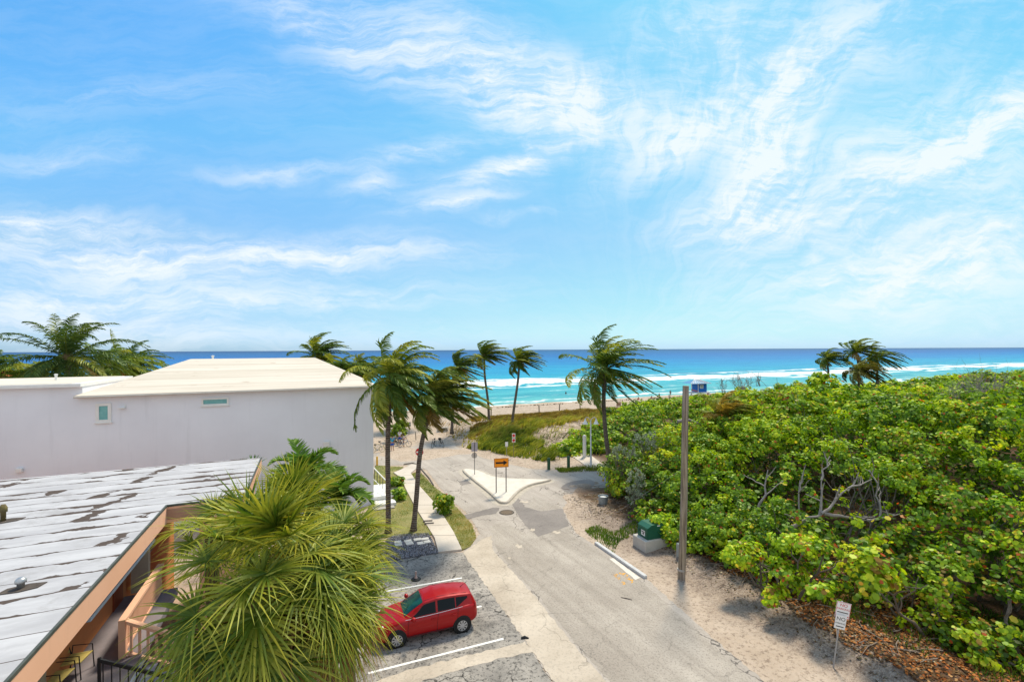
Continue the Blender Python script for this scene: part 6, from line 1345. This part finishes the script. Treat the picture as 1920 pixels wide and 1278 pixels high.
# ------------------------------------------------------------------ red hatchback
def car():
    pf, pr = G(745, 1213.5), G(864, 1185.5); d = (pf-pr); d.z = 0; ang = math.atan2(d.y, d.x)
    # the camera-side wheels touch the ground at those points; the car's own y axis (left) faces the camera
    ctr = (pf+pr)/2; left = Vector((-math.sin(ang), math.cos(ang), 0)); ctr = ctr-left*.80
    f = d.length/2.60; root = empty('red_hatchback', ctr, ang, 'shiny red five-door hatchback parked nose under the palm', 'car')
    red = NT('car_red_paint'); p = red.pos(True); n_ = red.noise(p, 160, 2)
    red.pbr(red.mix(n_, (.38, .003, .005), (.31, .002, .004)), .34, .1, .25, None, Coat_Weight=.22, Coat_Roughness=.06); RM = red.m
    gl = NT('car_tinted_glass'); gl.pbr((.006, .009, .011), .06, 0, .16); GL = gl.m
    ws = NT('car_windscreen'); ws.pbr(ws.mix(ws.ramp(ws.noise(ws.pos(True), 2.2, 2), [(.42, 0.0), (.6, 1.0)]), (.005, .032, .031), (.008, .075, .052)), .06, 0, .22); WS = ws.m
    trim = pm('car_black_trim', (.012, .012, .013), rough=.5); sil = pm('car_silver', (.55, .55, .57), rough=.35, metal=.6); tyre = pm('car_tyre', (.02, .02, .02), rough=.85); lens = pm('car_lamp_lens', (.75, .75, .75), rough=.1, spec=.6); chrome = pm('car_chrome', (.75, .75, .76), rough=.15, metal=.9)
    # x, sill half width, widest, z bottom, z mid, shoulder half width, z shoulder, z top
    ST = [(2.07, .34, .46, .30, .46, .38, .60, .62), (2.00, .58, .66, .22, .48, .56, .68, .71), (1.86, .70, .77, .19, .52, .66, .78, .82), (1.60, .755, .825, .19, .58, .71, .86, .91), (1.28, .78, .845, .20, .62, .74, .92, .97), (.98, .79, .848, .20, .63, .775, .96, 1.02),
          (.4, .79, .848, .20, .64, .79, .965, 1.03), (-.2, .79, .848, .20, .65, .795, .985, 1.03), (-.8, .79, .848, .20, .66, .795, 1.01, 1.04), (-1.3, .785, .845, .22, .67, .785, 1.035, 1.06), (-1.65, .76, .82, .26, .68, .745, 1.04, 1.06), (-1.88, .70, .77, .31, .68, .68, 1.02, 1.04), (-2.0, .60, .68, .36, .66, .58, .92, .95), (-2.05, .46, .55, .42, .62, .44, .80, .82)]
    vs = []; fs = []
    for (x, w0, wm, zb, zm, wsn, zs, zt) in ST:
        half = [(0, zb), (w0*.6, zb), (w0, zb+.02), (wm, (zb+zm)/2), (wm, zm), (wm*.5+wsn*.5+.012, (zm+zs)/2+.02), (wsn, zs), (wsn*.82, zs+(zt-zs)*.55), (wsn*.45, zt-.004), (0, zt)]
        ring = half+[(-y, z) for y, z in half[-2:0:-1]]; vs += [(x, y, z) for y, z in ring]
    m = len(half)*2-2
    for i in range(len(ST)-1):
        for k in range(m): j = (k+1) % m; fs.append((i*m+k, i*m+m+k, i*m+m+j, i*m+j))
    fs += [tuple(range(m-1, -1, -1))[::-1], tuple(range((len(ST)-1)*m, len(ST)*m))[::-1]]
    b = MB().add(vs, fs).build('body', RM, root, True); sm = b.modifiers.new('sub', 'SUBSURF'); sm.levels = sm.render_levels = 2
    # cabin
    CB = [(1.00, .60, 1.00, .70), (.62, .575, 1.22, .765), (.18, .565, 1.455, .775), (-.3, .57, 1.525, .78), (-.8, .565, 1.525, .78), (-1.3, .545, 1.485, .765), (-1.72, .51, 1.42, .72), (-1.80, .50, 1.39, .70), (-1.99, .50, 1.03, .60)]
    def prof(x):
        for a, c in zip(CB[:-1], CB[1:]):
            if a[0] >= x >= c[0]:
                t = (a[0]-x)/(a[0]-c[0]); return [a[q]*(1-t)+c[q]*t for q in range(1, 4)]
        return CB[-1][1:] if x < CB[-1][0] else CB[0][1:]
    def side(x, t, sgn=1, o=.0):
        wr, zr, wb_ = prof(x); zb_ = .96; y = wb_+(wr+.02-wb_)*t; z = zb_+(zr-.05-zb_)*t; return (x, sgn*(y+o), z+o*.35)
    def top(x, q, o=.0):
        wr, zr, wb_ = prof(x); a = abs(q); return (x+o*.5, q*wr, zr-.045*a**3+o)
    xs = sorted(set([c[0] for c in CB]+list(np.linspace(1.0, -1.99, 24))), reverse=True); ring = []
    for x in xs:
        r = [side(x, 0), side(x, .35), side(x, .7), side(x, 1)]+[top(x, q) for q in (.97, .8, .45, 0, -.45, -.8, -.97)]+[side(x, t_, -1) for t_ in (1, .7, .35, 0)]; ring.append(r)
    m = len(ring[0]); vs = [p for r in ring for p in r]; fs = []
    for i in range(len(xs)-1):
        for k in range(m-1): fs.append((i*m+k, i*m+m+k, i*m+m+k+1, i*m+k+1))
    fs += [tuple(range(m)), tuple(range((len(xs)-1)*m, len(xs)*m))[::-1]]
    cab = MB().add(vs, fs).build('cabin', RM, root); smooth_angle(cab, 35)
    def panel(name, fn, us, vs_, mat, parent):
        mb = MB(); A = [fn(u, v) for u in us for v in vs_]; nv = len(vs_)
        mb.add(A, [(i*nv+j, i*nv+j+1, i*nv+nv+j+1, i*nv+nv+j) for i in range(len(us)-1) for j in range(nv-1)]); o = mb.build(name, mat, parent); smooth_angle(o, 50); return o
    lin = np.linspace
    panel('windscreen', lambda x, q: top(x, q, .008), lin(.955, .22, 9), lin(-.90, .90, 9), WS, root)
    rw = panel('rear_window', lambda x, q: top(x, q, .010), lin(-1.80, -1.95, 4), lin(-.86, .86, 7), GL, root)
    for sg in (1, -1):
        def tw(x, t, lo=.10, hi=.90): return side(x, lo+(hi-lo)*t, sg, .006)
        panel('side_window', lambda x, t: tw(x, t*(1 if x < .25 else max(.03, (.78-x)/.53)), .12, .88), lin(.76, -.26, 12), lin(0, 1, 5), GL, root)
        panel('side_window', lambda x, t: tw(x, t, .14, .88), lin(-.34, -1.06, 6), lin(0, 1, 5), GL, root)
        panel('quarter_window', lambda x, t: tw(x, t*(1-.0)+(1-t)*min(.9, max(0, (-1.12-x)/.55))*.9, .16, .86), lin(-1.10, -1.60, 5), lin(0, 1, 4), GL, root)
        # door seams, handles, mirror, belt strip
        mb = MB(); sh = lambda x: np.interp(-x, [-.98, .2, .8, 1.3], [.96, .985, 1.01, 1.035])
        for x in (.86, -.30, -1.12): mb.tube([(x, sg*.851, .36), (x, sg*.853, .62), (x-.03, sg*.832, .84), (x-.05, sg*.80, sh(x))], .006, 4)
        mb.tube([(1.0, sg*.842, .34), (-1.0, sg*.842, .34)], .012, 4); mb.build('door_seams', trim, root)
        for x in (-.16, -1.0):
            o = MB().bbox((0, 0, 0), (.20, .05, .035), .012).build('door_handle', RM, root); o.location = (x, sg*.845, .83)
        mb = MB(); mb.lathe([(.001, -.10), (.06, -.09), (.085, -.02), (.08, .05), (.05, .09), (.001, .10)], 12, (.66, sg*.95, 1.03), 'y'); mr = mb.build('wing_mirror', RM, root, True); MB().box((.66, sg*.85, .99), (.08, .12, .05)).build('mirror_arm', trim, mr)
        MB().tube([(.95, sg*.79, .975), (.1, sg*.803, .99), (-.6, sg*.806, 1.015), (-1.35, sg*.795, 1.05)], .011, 5).build('belt_strip', chrome, root)
        # head lamp and tail lamp
        mb = MB(); mb.lathe([(.001, .05), (.10, .03), (.16, -.02), (.15, -.06), (.001, -.08)], 14, (0, 0, 0), 'x'); o = mb.build('headlight', lens, root, True); o.location = (1.80, sg*.585, .745); o.scale = (1.9, .75, .62); o.rotation_euler = (0, R(-28), sg*R(20))
        mb = MB(); mb.lathe([(.001, .04), (.08, .03), (.11, -.02), (.001, -.06)], 12, (0, 0, 0), 'x'); o = mb.build('tail_light', pm('car_tail_lens', (.35, .005, .005), rough=.12, spec=.6), root, True); o.location = (-1.93, sg*.60, .88); o.scale = (1, .9, 1.7); o.rotation_euler = (0, 0, R(180))
        # roof groove
        MB().tube([top(.15, sg*.84, .004), top(-.4, sg*.84, .004), top(-1.0, sg*.84, .004), top(-1.6, sg*.84, .004)], .009, 4).build('roof_groove', trim, cab)
    MB().tube([top(.19, -.9, .003), top(.19, 0, .003), top(.19, .9, .003)], .006, 4).build('screen_seal', trim, cab)
    MB().tube([(.93, .35, 1.06), (.70, .05, 1.19)], .008, 4).build('wiper', trim, root); MB().tube([(.95, -.30, 1.05), (.78, -.52, 1.14)], .008, 4).build('wiper', trim, root)
    MB().tube([top(-1.45, 0, .0), (-1.72, 0, 1.62)], [.012, .004], 5).build('aerial', trim, root)
    MB().box((2.03, 0, .42), (.06, .62, .12)).build('grille', trim, root); MB().box((2.055, 0, .62), (.03, .34, .05)).build('emblem_bar', chrome, root); MB().box((-2.055, 0, .60), (.02, .32, .14)).build('number_plate', pm('plate_white', (.6, .6, .58), rough=.5), root)
    # wheels in dark arches
    for x in (1.28, -1.32):
        for sg in (1, -1):
            mb = MB(); mb.lathe([(.001, 0), (.37, 0), (.385, -.02), (.001, -.02)], 28, (x, sg*.853, .325), 'y'); mb.build('wheel_arch', trim, root)
            w_ = empty('wheel', (x, sg*.775, .315)); w_.parent = root
            MB().lathe([(.20, -.095), (.285, -.098), (.310, -.07), (.315, 0), (.310, .07), (.285, .098), (.20, .095)], 28, (0, 0, 0), 'y').build('tyre', tyre, w_, True)
            yo = sg*.099; MB().lathe([(.001, yo*.75), (.205, yo*.75), (.205, yo*.7), (.001, yo*.7)], 24, (0, 0, 0), 'y').build('hub', trim, w_)
            mb = MB(); mb.lathe([(.001, yo*1.02), (.055, yo*1.02), (.062, yo*.8), (.001, yo*.8)] if 1 else [], 16, (0, 0, 0), 'y'); mb.lathe([(.188, yo*.80), (.188, yo*.98), (.208, yo*.98), (.208, yo*.80)], 28, (0, 0, 0), 'y', False)
            for k in range(9):
                a_ = 2*math.pi*k/9; r0_, r1_ = .05, .192; ca, sa = math.cos(a_), math.sin(a_); wv = .026
                P = [(ca*r0_-sa*wv*.8, sa*r0_+ca*wv*.8), (ca*r0_+sa*wv*.8, sa*r0_-ca*wv*.8), (ca*r1_+sa*wv*1.3, sa*r1_-ca*wv*1.3), (ca*r1_-sa*wv*1.3, sa*r1_+ca*wv*1.3)]
                mb.add([(q[0], yo*.82, q[1]) for q in P]+[(q[0], yo*.97, q[1]) for q in P], [(0, 1, 2, 3), (7, 6, 5, 4), (0, 4, 5, 1), (1, 5, 6, 2), (2, 6, 7, 3), (3, 7, 4, 0)])
            mb.build('wheel_cover', sil, w_)
    return root
car()
